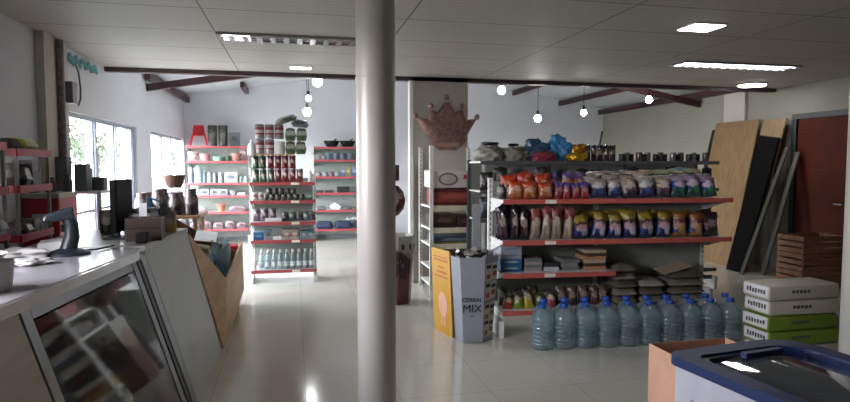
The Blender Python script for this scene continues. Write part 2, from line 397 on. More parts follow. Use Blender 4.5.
# ceiling fittings
EM = mat('lit_diffuser', 'ffffff', .5, emit=14, var=0)
EMD = mat('lit_diffuser_dim', 'f4f4ff', .5, emit=4, var=0)
def panel(cx, cy, w, d, label):
    t = T('ceiling_panel_light', label, 'ceiling light', (cx, cy, ZC))
    mo('frame', MB().cbox(0, 0, -.012, w + .03, d + .03, .011), METALW, t); mo('diffuser', MB().cbox(0, 0, -.016, w, d, .004), EM, t)
panel(3.17, 4.18, .26, .22, 'square lit flush panel light nearest the camera on the right side of the ceiling')
panel(.08, 6.86, .22, .12, 'small lit rectangular panel light at the ceiling edge left of the column')
t = T('round_ceiling_light', 'round lit flush light at the ceiling edge near the right wall', 'ceiling light', (6.08, 6.95, ZC))
mo('frame', MB().lathe([(.19, -.02), (.17, -.001)], n=28), METALW, t, smooth=True); mo('diffuser', MB().lathe([(.165, -.03), (.17, -.021)], n=28), EM, t, smooth=True)
MIR = mat('louvre_aluminium', 'c4c4c4', .2, .8)
def louvre(x0, x1, y0, y1, lit, label):
    t = T('louvre_light', label, 'ceiling light', ((x0 + x1) / 2, (y0 + y1) / 2, ZC)); w = (x1 - x0) / 2; d = (y1 - y0) / 2
    mo('frame', MB().box(-w, w, -d, -d + .02, -.02, -.001).box(-w, w, d - .02, d, -.02, -.001).box(-w, -w + .02, -d + .02, d - .02, -.02, -.001).box(w - .02, w, -d + .02, d - .02, -.02, -.001), mat('grey_fitting', '8a8884', .4), t)
    lv = MB(); n = int(2 * w / .11)
    for k in range(1, n): x = -w + 2 * w * k / n; lv.box(x - .024, x + .024, -d + .021, d - .021, -.027, -.0245)
    lv.box(-w + .021, w - .021, -.006, .006, -.019, -.013)
    mo('louvre', lv, MIR, t)
    for s_ in (-1, 1):
        mo('fluorescent_tube', MB().tube([(lit[0], s_ * d * .5, -.013), (lit[1], s_ * d * .5, -.013)], .011), EMD, t)
louvre(4.03, 5.5, 5.55, 5.85, (-.7, .7), 'long lit louvred fluorescent fitting on the right side of the ceiling')
louvre(-.62, .62, 5.2, 5.48, (-.58, -.36), 'long louvred fluorescent fitting left of the column, lit only at its left end')
# hanging bulbs of the back room
def bulb(x, y, z, label, r=.055, hung=True):
    t = T('hanging_bulb', label, 'lamp', (x, y, z))
    mo('bulb', MB().lathe([(.001, -r), (r * .6, -r * .8), (r, -r * .1), (r * .8, r * .55), (r * .35, r)], n=16), mat('lit_bulb', 'ffffff', .5, emit=60, var=0), t, smooth=True)
    mo('lamp_holder', MB().lathe([(.02, r), (.024, r + .05), (.012, r + .07)], n=10), BLACK, t, smooth=True)
    top = zr(x) - z - .002
    if top > r + .08: mo('cord', MB().tube([(0, 0, r + .07), (0, 0, top)], .005, 6), BLACK, t)
bulb(.33, 8.6, 2.68, 'lit bulb hanging highest of the three near the ceiling left of the column', .07)
bulb(.22, 9.3, 2.52, 'small lit bulb hanging on a cord between the other two left of the column', .045)
bulb(.2, 9.5, 2.33, 'lit bulb hanging lowest of the three above the centre shelf unit', .065)
bulb(3.05, 8.5, 2.62, 'lit bulb just under the ceiling edge right of the gold crown', .06)
bulb(3.64, 8.5, 2.21, 'lit bulb hanging on a long cord above the blue balloon bag', .055)
bulb(4.66, 9.0, 2.36, 'lit bulb hanging on a cord midway along the right back wall', .05)
bulb(5.53, 8.5, 2.54, 'lit bulb hanging near the rafters towards the right wall', .055)

# outside the windows
struct('ground', MB().box(-70, XL - .16, -20, 80, -.25, -.13), lined('grass_and_road', '77776a', '8d8a84', 200, 14, 50, 6, 5, .9, var=.2))
def tree(x, y, h, r, label):
    t = T('tree', label, 'tree', (x, y, -.13)); mo('trunk', MB().tube([(0, 0, 0), (.1, 0, h * .6)], .12, 8, taper=.6), mat('bark', '2a2622', .9), t)
    cb = MB(); rr = random.Random(int(x * 7 + y)); me = bmesh.new()
    for k in range(900):
        a = rr.random() * 2 * PI; b = rr.uniform(-1, 1); q = rr.random() ** .4 * r
        c = Vector((math.cos(a) * math.sqrt(1 - b * b), math.sin(a) * math.sqrt(1 - b * b), b)) * q + Vector((0, 0, h * .62))
        e1 = Vector((rr.uniform(-1, 1), rr.uniform(-1, 1), rr.uniform(-1, 1))).normalized() * .13; e2 = Vector((rr.uniform(-1, 1), rr.uniform(-1, 1), rr.uniform(-1, 1))).normalized() * .1
        cb.add([c - e1, c + e2, c + e1, c - e2], [(0, 1, 2, 3)])
    mo('crown', cb, mat('tree_leaves', '27331c', .9, var=.3), t)
tree(-11, 31, 4.6, 1.5, 'green tree outside, seen through the left window beside the monitor')
tree(-12.5, 42, 4.2, 1.6, 'green tree outside, seen through the narrow panes at the right of the left window')
tree(-9, 52, 3.4, 1.3, 'green tree outside, seen through the far window')

# crown balloon
def crown():
    t = T('crown_balloon', 'large rose gold foil crown balloon hung on the wall above the white carton', 'balloon', (1.87, YBEAM - .07, 2.03))
    pts = [(-.1, -.34), (.1, -.34), (.21, -.26), (.3, -.1), (.4, .06), (.25, .04), (.215, .17), (.12, .13), (.03, .25), (-.03, .25), (-.12, .13), (-.215, .17), (-.25, .04), (-.4, .06), (-.3, -.1), (-.21, -.26)]
    mb = MB(); n = len(pts)
    ctr = (0, -.1)
    rings = [(1, 0), (.93, .045), (.75, .08), (.4, .1)]
    for s_ in (-1, 1):
        v = []; f = []
        for k, d in rings:
            for x, z in pts: v.append((ctr[0] + (x - ctr[0]) * k, s_ * d * .55 + s_ * .004 * math.sin(x * 60), ctr[1] + (z - ctr[1]) * k))
        v.append((ctr[0], s_ * .06, ctr[1]))
        for i in range(len(rings) - 1):
            for j in range(n): f.append((i * n + j, i * n + (j + 1) % n, (i + 1) * n + (j + 1) % n, (i + 1) * n + j))
        for j in range(n): f.append(((len(rings) - 1) * n + j, (len(rings) - 1) * n + (j + 1) % n, len(v) - 1))
        mb.add(v, f)
    ro = mat('rose_gold_foil', '94746a', .3, .55, bump=1, scale=26, var=.35)
    mo('crown_body', mb, ro, t, smooth=True)
    for x, z in ((-.4, .09), (-.2, .22), (0, .33), (.2, .22), (.4, .09)):
        q = mo('crown_ball', lump_mesh(.036, .03, .036, 3, .03, 2), ro, t, loc=(x, 0, z - .045))
    mo('rim_band', MB().prism([(-.15, -.3), (.15, -.3), (.16, -.25), (-.16, -.25)], lambda a, b, c: (a, c, b), -.066, -.06), mat('pale_foil', 'c9a99c', .25, .6), t)
crown()
# cables and conduits on the left wall
tag(mo('wall_conduit', MB().tube([(XL + .09, 5.74, .3), (XL + .09, 5.74, 2.58)], .035, 10), mat('dull_conduit', '6d6a6a', .5, .2, var=.4, scale=30), smooth=True), 'thick grey cable duct running up the left wall pilaster', 'conduit')
tag(mo('junction_box', MB().box(XL + .071, XL + .16, 5.82, 5.93, 2.05, 2.24), mat('grey_box', '77757a', .5), bev=.006), 'grey junction box on the left wall beside the cable duct', 'junction box')
tag(mo('wall_pipe', MB().tube([(XL + .012, 6.1, .3), (XL + .012, 6.1, 2.58)], .012, 8), mat('thin_pipe', '8e8e92', .5), smooth=True), 'thin pale pipe running up the wall left of the window', 'pipe')
tag(mo('loose_cable', MB().tube([(XL + .02, 6.3, 2.52), (XL + .02, 6.42, 2.4), (XL + .02, 6.46, 2.25), (XL + .02, 6.45, 2.15), (XL + .015, 6.4, 2.08)], .009, 6), mat('grey_cable', '66666c', .6), smooth=True), 'loose grey cable hanging down the wall above the left window', 'cable')
gl = MB(); r_ = random.Random(3)
for k in range(60):
    y = 6.12 + .014 * k; z = 2.5 + .02 * math.sin(k * .5); gl.box(XL + .01 + r_.random() * .02, XL + .035, y, y + .008, z - r_.random() * .05, z + r_.random() * .05)
tag(mo('tinsel_garland', gl, mat('teal_tinsel', '6fb0b4', .4, .2)), 'teal tinsel garland pinned along the top of the left wall', 'garland')

# ------------------------------------------------------------------ leaning boards, crates by the door
def leaner(name, quad_bot, quad_top, th, m, label, cat='board'):
    (a, b), (c, d) = quad_bot, quad_top   # a-b bottom edge, c-d top edge (d above b)
    n = (Vector(b) - Vector(a)).cross(Vector(c) - Vector(a)).normalized() * th
    P = [Vector(p) for p in (a, b, d, c)]
    mb = MB().hexa([tuple(p) for p in P], [tuple(p + n) for p in P])
    return tag(mo(name, mb, m), label, cat)
leaner('plywood_sheet', ((6.23, 7.45, .0), (6.23, 8.35, .0)), ((6.66, 7.45, 2.17), (6.66, 8.35, 2.17)), .018, PLY, 'tall pale plywood sheet leaning on the right wall, largest of the boards')
leaner('black_board', ((6.2, 8.37, .0), (6.2, 8.47, .0)), ((6.68, 8.37, 2.07), (6.68, 8.47, 2.07)), .02, BLACK, 'narrow black board edge showing left of the pale plywood sheet')
leaner('chipboard_sheet', ((6.22, 7.1, .0), (6.24, 7.42, .0)), ((6.68, 6.98, 2.15), (6.7, 7.42, 2.15)), .018, wood('chipboard', '7c6648', '8a7254', .7), 'beige chipboard sheet mostly hidden behind the black board')
leaner('black_board', ((6.05, 6.99, .0), (6.05, 7.3, .0)), ((6.58, 6.99, 1.88), (6.58, 7.34, 1.93)), .025, mat('matt_black_board', '070607', .8, spec=.1), 'tall matt black board leaning in front of the plywood sheets')
leaner('grey_strip', ((5.95, 6.86, .0), (5.95, 6.92, .0)), ((6.62, 6.86, 1.75), (6.62, 6.92, 1.75)), .02, mat('grey_strip', '4c4a46', .7, spec=.2), 'long grey strip leaning beside the door frame, left one', 'strip')
leaner('grey_strip', ((6.2, 6.76, .0), (6.2, 6.83, .0)), ((6.7, 6.76, 1.68), (6.7, 6.83, 1.68)), .02, mat('pale_strip', '5c5a54', .7, spec=.2), 'long pale grey strip leaning nearest the door frame', 'strip')
CR = wood('crate_wood', '6e4a32', '8a6145', .7, 2, 0)
for k, lb in enumerate(('bottom', 'middle', 'top')):
    t = T('wooden_crate', 'brown slatted wooden crate in front of the door, %s of the stack of three' % lb, 'crate', (6.26, 6.1, .215 * k), group='wooden crates by the door')
    mb = MB()
    for z in (.0, .075, .15):
        for sy in (-.2, .188): mb.box(-.3, .3, sy, sy + .012, z, z + .055)
        for sx_ in (-.3, .288): mb.box(sx_, sx_ + .012, -.188, .188, z, z + .055)
    mo('slats', mb, CR, t)
    cp = MB()
    for a in (-.286, .266):
        for b in (-.186, .166): cp.box(a, a + .02, b, b + .02, 0, .205)
    mo('corner_posts', cp, CR, t); mo('crate_floor', MB().box(-.286, .286, -.186, .186, .001, .01), CR, t)
put('blue_drum', MB().lathe([(.12, 0), (.135, .03), (.13, .3), (.135, .33), (.13, .62), (.1, .68), (.05, .7)], n=20).data('drum', 0, True), mat('blue_plastic', '1d3f6e', .4), (6.62, 5.74, 0), 'tall blue plastic drum beside the wooden crates at the door', 'drum')

# ------------------------------------------------------------------ white paper-wrapped multipacks
def sack(x, y, z, rz, green, label):
    t = T('sugar_bale', label, 'packet bale', (x, y, z), rz, 'stack of paper wrapped bales')
    w, d, h = .64, .28, .118
    cx = MB(); 
    me = shape('sackbox', lambda: MB().box(-w / 2, w / 2, -d / 2, d / 2, .002, h - .002).data('bale', .022, True))
    mo('wrapper', me, mat('green_paper', '708c2a', .6, bump=.3) if green else mat('cream_paper', 'c3bfb2', .6, bump=.3), t)
    mo('end_label', MB().hexa([(-w / 2 - .004, -d * .44, .02), (-w / 2 + .03, -d * .44, .02), (-w / 2 + .03, d * .44, .02), (-w / 2 - .004, d * .44, .02)], [(-w / 2 - .004, -d * .44, h * .92), (-w / 2 + .03, -d * .44, h * .92), (-w / 2 + .03, d * .44, h * .92), (-w / 2 - .004, d * .44, h * .92)]), mat('white_paper', 'e8e8ee', .5), t, bev=.008)
    pm = MB(); r = random.Random(int(z * 100))
    pm2 = MB()
    for k in range(7):
        y0 = -d * .36 + k * .028; pm.box(-w / 2 - .0065, -w / 2 - .003, y0, y0 + .017, .045 + r.random() * .01, .075 + r.random() * .012)
    for k in range(5):
        x0 = -.12 + k * .035; pm2.box(x0, x0 + .022, -d / 2 - .003, -d / 2 + .01, .05 + r.random() * .008, .078)
    mo('printed_mark', pm, mat('grey_print', '54565c', .6), t); mo('printed_mark', pm2, mat('grey_print', '54565c', .6), t)
for k in range(5):
    sack(3.79 + (.02 if k % 2 else 0) + (.03 if k == 0 else 0), 3.86, .118 * k, R.uniform(-.03, .03), k in (1, 2), ['cream paper bale with white end, hidden lowest in the stack right of the water bottles', 'green fronted paper bale, second from the bottom of the stack right of the water', 'green fronted paper bale, middle of the stack right of the water', 'cream paper bale with white printed end, just under the topmost', 'cream paper bale with white printed end, topmost of the stack right of the water'][k])
for k, (x, y, z, s_) in enumerate(((4.3, 3.95, 0, .9), (4.28, 3.7, 0, .8), (4.3, 3.88, .18, .7))):
    put('plastic_bundle', lump_mesh(.13 * s_, .12 * s_, .11 * s_, 20 + k, .12), mat('cloudy_bag', 'b8b8b0', .35, bump=.6, scale=20), (x, y, z), ['cloudy white plastic bundle on the floor right of the paper bales, rear one', 'cloudy white plastic bundle nearest the right column', 'cloudy white plastic bundle lying on top of the rear bundle'][k], 'bundle')

# ------------------------------------------------------------------ chest freezer
def freezer():
    t = T('chest_freezer', 'white chest freezer with blue rim and curved glass lid at bottom right', 'freezer', (1.345, 1.93, 0), math.radians(7))
    w, L, H = .62, 1.25, .8
    def outline(ins, n=7):   # far corners rounded; far edge at y=0, runs toward -y
        r = .16 - ins * .5; pts = []
        for cx, cy, a0 in ((w - r - ins, -r - ins, 0), (r * .35 + ins, -r * .35 - ins, PI / 2)):
            rr = r if a0 == 0 else r * .35
            for k in range(n + 1): a = a0 + PI / 2 * k / n; pts.append((cx + rr * math.cos(a), cy + rr * math.sin(a)))
        pts += [(ins, -L + ins), (w - ins, -L + ins)]; return pts
    f3 = lambda a, b, c: (a, b, c)
    mo('body', MB().prism(outline(.012), f3, .04, H - .03), mat('freezer_white', 'a6a8b2', .4), t)
    def ring(o, i, z0, z1):
        mb = MB(); n = len(o); v = [(x, y, z0) for x, y in o] + [(x, y, z1) for x, y in o] + [(x, y, z0) for x, y in i] + [(x, y, z1) for x, y in i]; f = []
        for k in range(n):
            q = (k + 1) % n; f += [(k, q, n + q, n + k), (2 * n + k, 3 * n + k, 3 * n + q, 2 * n + q), (n + k, n + q, 3 * n + q, 3 * n + k), (k, 2 * n + k, 2 * n + q, q)]
        return mb.add(v, f)
    BL = mat('blue_freezer_rim', '0c2450', .45, var=.05)
    mo('rim', ring(outline(0), outline(.075), H - .035, H), BL, t)
    mo('inner_rim', ring(outline(.0751), outline(.095), H - .03, H - .008), mat('dark_blue_rim', '0e1f44', .3), t)
    g = MB(); n = 10; x0, x1 = .096, w - .096; v = []; f = []
    for k in range(n + 1):
        x = x0 + (x1 - x0) * k / n; z = H - .03 + .03 * math.sin(PI * k / n)
        v += [(x, -.12, z), (x, -L + .1, z)]
    for k in range(n): f.append((2 * k, 2 * k + 2, 2 * k + 3, 2 * k + 1))
    g.add(v, f); lid = mo('glass_lid', g, glassy('freezer_glass', 'aab4ba', .22, .03), t, smooth=True)
    mo('lid_handle', MB().box(w / 2 - .09, w / 2 + .09, -.165, -.14, H - .0, H + .02), BL, t)
    mo('basin', MB().box(.1, w - .1, -L + .1, -.12, H - .3, H - .29).box(.1, .104, -L + .1, -.12, H - .29, H - .062).box(w - .104, w - .1, -L + .1, -.12, H - .29, H - .062).box(.104, w - .104, -.124, -.12, H - .29, H - .062), mat('basin_white', 'b9bcc0', .4), t)
    sc = MB(); r = random.Random(5)
    for k in range(26): y = -.06 - r.random() * .5; z = H - .12 - r.random() * .4; sc.box(.008, .0125, y, y + .004 + r.random() * .02, z, z + .003 + r.random() * .01)
    mo('scuffs', sc, mat('scuff_grey', '8b8b92', .6), t)
    for k in range(4): mo('caster', MB().lathe([(.025, 0), (.03, .02), (.025, .04)], (.08, w - .08)[k % 2], (-.1, -L + .1)[k // 2], n=12), BLACK, t)
    for k in range(6):
        put('frozen_packet', soft_mesh(.17, .24, .06, 30 + k % 3), printed('frozen_%d' % (k % 3), [(0, ('7a2430', '5a6a70', '8a8f90')[k % 3]), (.6, ('b9b9b0', '9a3036', '56606a')[k % 3])], blob='d8d4c8'), (1.37 + .24 + .2 * (k % 2) + .03 * (k // 2), 1.93 - .27 - .27 * (k // 2), H - .288), 'flat frozen food packet in the glass topped freezer, %s row, %s from the far end' % (('left', 'right')[k % 2], ORD[k // 2]), 'packet', math.radians(7), group='packets inside the freezer')
freezer()
def open_box(x, y, w, d, h, label):
    t = T('cardboard_box', label, 'box', (x, y, 0))
    mb = MB().box(0, w, 0, .005, 0, h).box(0, w, d - .005, d, 0, h).box(0, .005, .005, d - .005, 0, h).box(w - .005, w, .005, d - .005, 0, h).box(.005, w - .005, .005, d - .005, 0, .005)
    mo('box_body', mb, mat('pinkish_cardboard', 'b48c74', .8), t)
    mo('box_flap', MB().hexa([(0, 0, h), (w, 0, h), (w, .005, h), (0, .005, h)], [(0, -.01, h + .05), (w, -.01, h + .05), (w, -.005, h + .05), (0, -.005, h + .05)]), mat('pinkish_cardboard', 'b48c74', .8), t)
    mk = MB()
    for k, (a, b) in enumerate(((.02, .0), (.02, .07), (.03, .14))): mk.box(a, a + .035, -.002, 0, h - .16 - b, h - .12 - b)
    mo('handling_marks', mk, mat('dark_print', '4a3a34', .7), t)
open_box(1.565, 2.06, .4, .3, .69, 'tall open brown cardboard box standing behind the far end of the freezer')

# ------------------------------------------------------------------ shelf unit builder
def shelf_unit(name, label, loc, rz, W, D, posts, levels, base_front, hgt, back=True, edge=RED, tags=(), slots=True, backs=None, rail_h=.035, foot=.2, wing=True, post=None, front_post=False):
    """front-left corner at loc; local x along the front, y to the back.  levels: (z_top, x0, x1, depth)"""
    t = T(name, label, 'shelving', loc, rz)
    for x in posts:
        mb = MB().box(x - .02, x + .02, D - .06, D - .02, 0, hgt)
        if slots:
            for k in range(int(hgt / .05)): mb.box(x - .004, x + .004, D - .0615, D - .06, .04 + k * .05, .065 + k * .05, 1)
        mo('upright', mb, [post or METALW, DARK], t)
        if front_post: mo('front_upright', MB().box(x - .02, x + .02, -.03, .0, 0, hgt), METALW, t); continue
        mo('foot', MB().hexa([(x - .02, .02, 0), (x + .02, .02, 0), (x + .02, D - .061, 0), (x - .02, D - .061, 0)], [(x - .02, .02, foot * .75), (x + .02, .02, foot * .75), (x + .02, D - .061, foot * .75), (x - .02, D - .061, foot * .75)]), METALW, t)
    if back:
        for a, b in (backs or [(posts[0], posts[-1])]): mo('back_panel', MB().box(a + .021, b - .021, D - .055, D - .04, foot, hgt - .03), PEGB, t)
    for z, x0, x1, dep in levels:
        y0 = D - .07 - dep
        s = mo('shelf_board', MB().box(x0, x1, y0, D - .062, z - .02, z), METALW, t)
        mo('price_rail', MB().box(x0, x1, y0 - .012, y0 - .0005, z - rail_h, z + .006), edge, s)
        for xx in (x0, x1):
            if not wing or .05 < xx < posts[-1] - .05: continue
            sgn = 1 if xx == x0 else -1
            mo('bracket', MB().prism([(D - .062, z - .021), (D - .062, z - .13), (D - .13, z - .12), (y0 + .04, z - .03), (y0 + .02, z - .021)], lambda a, b, c: (xx + sgn * c, a, b), .002, .006), METALW, s)
        for tx in tags:
            if x0 < tx < x1 - .1: mo('price_tag', MB().box(tx, tx + .1, y0 - .015, y0 - .0125, z - rail_h + .004, z), TAG, s)
    return t
PHI = math.radians(-4.5); G0 = Vector((1.73, 4.75, 0)); GU = Vector((math.cos(PHI), math.sin(PHI), 0)); GV = Vector((-math.sin(PHI), math.cos(PHI), 0))
def G(u, v, z): p = G0 + GU * u + GV * v; return (p.x, p.y, z)
GZ = dict(top=1.20, mid=.845, low=.56, base=.235)
shelf_unit('gondola_shelving', 'red edged white shelving unit stocked with snack bags, right of the column', tuple(G0), PHI, 2.06, .50,
           [0.0, 1.03, 2.13], [(GZ['top'], -.0, 1.025, .42), (GZ['top'], 1.035, 2.13, .42), (GZ['mid'], 0, 1.025, .42), (GZ['mid'], 1.035, 2.13, .42), (GZ['low'], 0, 1.025, .42), (GZ['base'], 0, 1.025, .42), (GZ['base'], 1.035, 2.13, .42)],
           0, 1.38, edge=mat('salmon_red_edge', 'b85850', .45), tags=(.37, .95), backs=[(0, 1.03), (1.03, 2.13)])

# --- snack bags
PR = dict(
    grey=lambda: printed('grey_snack', [(0, '5c5a58'), (.45, '8a8682'), (.8, '4c4a4c')], 'b8b4ac', '4a3a30'),
    orange=lambda: printed('orange_snack', [(0, 'a8502c'), (.3, 'b87038'), (.55, 'd8481c'), (.85, 'c83c18')], 'e8b49c', 'd89050'),
    purple=lambda: printed('purple_red_snack', [(0, 'a02c34'), (.45, '7a3c6c'), (.75, '5a4a9c')], 'c88a7c', 'b84a50'),
    green=lambda: printed('green_red_snack', [(0, '3a6a4c'), (.3, 'a84a34'), (.7, '6a4a8c')], 'd0a070', '4a7a5c'),
    navy=lambda: printed('navy_white_snack', [(0, '2c2a5c'), (.3, '4a3450'), (.62, 'a89c94')], 'd8d4d8', '3c5a9c'),
    beige=lambda: printed('beige_snack', [(0, '3a2c4c'), (.35, '8a7468'), (.7, 'a8988a')], 'd8ccc0', '6a4a5c'),
    bluegreen=lambda: printed('blue_green_snack', [(0, '2a5a50'), (.35, '2c4c9c'), (.7, '98809c')], 'd8c4d4', '3a8a6c'),
    dark=lambda: printed('dark_purple_foil', [(0, '2c2030'), (.4, '4a3a40'), (.75, '221a28')], 'a89a94', '6a4a44', rough=.2),
    cream=lambda: printed('cream_red_snack', [(0, '988878'), (.55, '8c3a3c'), (.8, 'a85a54')], 'c8bca8', 'b8a890'),
    yellow=lambda: printed('blue_yellow_crisps', [(0, '1c2c54'), (.22, '2a3a8c'), (.45, '4a3040'), (.68, 'b09a3c'), (.94, '7a6a34')], 'd0a8b0', 'c8ccd8', zoff=.45),
    orangeblue=lambda: printed('orange_blue_crisps', [(0, 'a0703c'), (.2, '2c4c9c'), (.5, '7a2c3c'), (.72, 'b07a3c')], 'd8b0a0', 'c89a5c', zoff=.45),
    maroon=lambda: printed('maroon_crisps', [(0, '2a2c2c'), (.3, '5a2a34'), (.7, '4a3438')], 'a88a94', '3c4a4c'),
)
def bags(u0, w, h, t, v, z, kinds, desc, where, rows=1, name='snack_bag', lean=.0, group=None, dz=0):
    for i, k in enumerate(kinds):
        for r in range(rows):
            sd = (i * 3 + r) % 4
            o = put(name, bag_mesh(w * 1.02, h * (1 + .04 * math.sin(i * 2.3 + r)), t, sd), PR[k](), G(u0 + w * (i + .5), v + r * (t * 1.02), z + dz * r + .5 * t * math.sin(lean)),
                    '%s, %s row, %s from left, %s' % (desc[k], ('front', 'rear', 'third')[r], ORD[i], where.strip(' ,').replace('on the ', '')),
                    'snack bag', group=group or name + 's' + where)
            o.rotation_euler = (-lean + R.uniform(-.05, .05), R.uniform(-.15, .15), PHI + R.uniform(-.25, .25)); o.scale = (R.uniform(.92, 1.06), 1, R.uniform(.9, 1.06))
D_ = dict(grey='grey foil snack bag', orange='bright orange snack bag', purple='purple and red snack packet', green='green and red snack packet', navy='navy and white crisp bag', beige='beige and purple crisp bag', bluegreen='blue and green crisp bag', dark='dark purple foil bag', cream='cream and red snack bag', yellow='blue crisp bag with yellow top', orangeblue='orange and blue crisp bag', maroon='dark maroon crisp bag')
zt = GZ['top'] + .001; zm = GZ['mid'] + .001; zl = GZ['low'] + .001; zb = GZ['base'] + .001
bags(.02, .055, .13, .05, .2, zt, ['grey'] * 3, D_, ', far left of the top shelf', 2)
bags(.065, .135, .165, .08, .09, zt, ['orange'] * 3, D_, ' on the top shelf', 1)
bags(.06, .15, .235, .08, .24, zt, ['orange'] * 3, D_, ', standing taller in the rear row', 1)
bags(.475, .084, .145, .06, .1, zt, ['purple', 'purple', 'purple', 'purple'], D_, ' on the top shelf', 2)
bags(.5, .11, .235, .05, .27, zt, ['purple', 'green', 'green'], D_, ', peeping above the small packets', 1)
bags(.82, .152, .185, .1, .1, zt, ['navy', 'navy', 'beige', 'navy', 'beige', 'bluegreen', 'bluegreen', 'bluegreen'], D_, ' on the right top shelf', 2, lean=.25, dz=.03)
for i in range(7):
    k = ['beige', 'beige', 'beige', 'cream', 'green', 'bluegreen', 'green'][i]
    o = put('snack_bag', soft_mesh(.17, .13, .045, i % 3), [PR['beige'](), PR['cream'](), printed('pale_green_snack', [(0, '7a9a70'), (.5, '98a884')], 'd8b8a8')][0 if i < 3 else (1 if i == 3 else 2)], G(.96 + .16 * i, .33, zt + .195 + .004 * i), ['beige', 'beige', 'beige', 'red and cream', 'pale green', 'pale green', 'pale green'][i] + ' snack bag lying on top of the crisp bags, %s from the left' % ORD[i], 'snack bag', group='snack bags lying on top')
    o.rotation_euler = (.1, R.uniform(-.1, .1), PHI + R.uniform(-.3, .3))
bags(.0, .085, .285, .08, .1, zm, ['dark'] * 3, D_, ' on the middle shelf', 3)
bags(.26, .1, .275, .07, .1, zm, ['cream'] * 4, D_, ' on the middle shelf', 2)
bags(.66, .155, .245, .11, .1, zm, ['yellow'] * 6 + ['orangeblue', 'orangeblue', 'maroon'], D_, ' on the middle shelf', 2)
# --- third shelf
def flat_stack(u, v, z, w, d, h, n, m, desc, where, cat, name, jitter=.01):
    for k in range(n):
        pos = 'topmost' if k == n - 1 else ('lowest' if k == 0 else '%s from the bottom' % ORD[k])
        o = put(name, soft_mesh(w, d, h, 40 + k % 2) if cat == 'bag' else box_mesh(w, d, h), m[k % len(m)], G(u + R.uniform(-jitter, jitter), v, z + h * k), '%s, %s %s' % (desc, pos, where), cat, PHI + R.uniform(-.06, .06), group=name + ' stack ' + where)
BLUEC = printed('blue_carton_print', [(0, '2a78b4'), (.5, '3a88c0')], 'c8dce8', bump=0, size=.3); WHC = printed('white_carton_print', [(0, 'a8b4c0'), (.85, 'c0c8cc')], '7a90a8', bump=0)
for k in range(4):
    put('small_carton', box_mesh(.19, .26, .056), (BLUEC, BLUEC, WHC, WHC)[k], G(.11, .25, zl + .057 * k), ('bright blue' if k < 2 else 'white') + ' flat carton at the left end of the third shelf, %s' % ('bottom of four', 'second from the bottom', 'third from the bottom', 'top of four')[k], 'carton', PHI, group='flat cartons on the third shelf')
PINKB = mat('pink_grey_paper', '9a8488', .7); GRYB = mat('grey_paper', '6a6c6c', .7)
flat_stack(.31, .24, zl, .16, .22, .028, 4, [PINKB, GRYB], 'thin pinkish notebook', 'of the notebook stack on the third shelf', 'notebook', 'notebook')
flat_stack(.49, .22, zl, .13, .2, .035, 2, [mat('white_pack', 'b4b8b8', .4), DARK], 'small black and white packet', 'beside the notebooks', 'packet', 'small_packet')
flat_stack(.66, .24, zl, .16, .22, .032, 3, [GRYB, mat('silver_pack', '8c9094', .3, .4)], 'grey flat packet', 'in the middle of the third shelf', 'packet', 'flat_packet')
flat_stack(.89, .24, zl, .2, .24, .03, 6, [KRAFT, mat('brown_pack', '4c3a30', .5), mat('pale_pack', 'a89880', .5)], 'brown and cream flat packet', 'in the stack ending the third shelf', 'packet', 'biscuit_packet')
# --- base shelf, left bay
cols = ['b83c30', '8a9a3a', 'c8b83c', '3c6a3c', 'a04a5a', '4a5a3a', 'b86a30', '2c6a9a']
for i in range(10):
    c = cols[i % 8]
    o = put('sweet_packet', bag_mesh(.09, .13 + .02 * (i % 3), .05, i % 4), printed('sweet_%s' % c, [(0, c), (.6, '4a4a30')], 'c8b8a0', warp=.2), G(.07 + .1 * (i % 5), .1 + .13 * (i // 5), zb), 'small colourful sweet packet on the bottom gondola shelf, %s row, %s from the left' % (('front', 'rear')[i // 5], ORD[i % 5]), 'packet', group='sweet packets on the bottom shelf')
    o.rotation_euler = (-.25, R.uniform(-.2, .2), PHI + R.uniform(-.3, .3))
for i in range(5):
    c = ('3a2c2a', '5a3a34', '3c3a2c', '6a4038', '4a4a40')[i]
    put('coffee_pouch', bag_mesh(.1, .18, .07, i % 4), printed('pouch_' + c, [(0, c), (.7, '6a5448')], 'a08c7c'), G(.58 + .105 * i if i < 4 else .97, .15, zb), 'brown pouch behind the water bottles on the bottom shelf, %s from the left' % ORD[i], 'pouch', PHI, group='brown pouches behind the bottles')
# --- right bay: stacks of flat grey sacks
SK = [mat('sack_grey_%d' % i, c, .55, bump=.4) for i, c in enumerate(('6a6258', '7d766c', '5a5448', '8c8880'))]
for j, (u, n, w) in enumerate(((1.17, 5, .24), (1.43, 3, .26), (1.46, 2, .2), (1.76, 4, .38))):
    if j == 2: continue
    for k in range(n):
        put('flour_sack', soft_mesh(w, .34, .075, 50 + (j + k) % 3), SK[(j + k) % 4], G(u + R.uniform(-.01, .01), .24, zb + .073 * k), 'limp grey flat sack behind the water bottles, %s of the %s stack' % (('lowest', 'second', 'third', 'fourth', 'fifth')[k] if k < n - 1 else 'topmost', ('left', 'middle', '', 'wide right')[j]), 'sack', PHI + R.uniform(-.1, .1), group='grey sacks behind the water bottles')
o = put('paper_sheet', MB().box(-.14, .14, -.1, .1, 0, .004).data('sheet'), mat('pale_card', 'a89884', .7), G(1.68, .2, zb + .31), 'pale sheet of card tilted on top of the wide grey sacks', 'card'); o.rotation_euler = (.1, -.25, PHI)

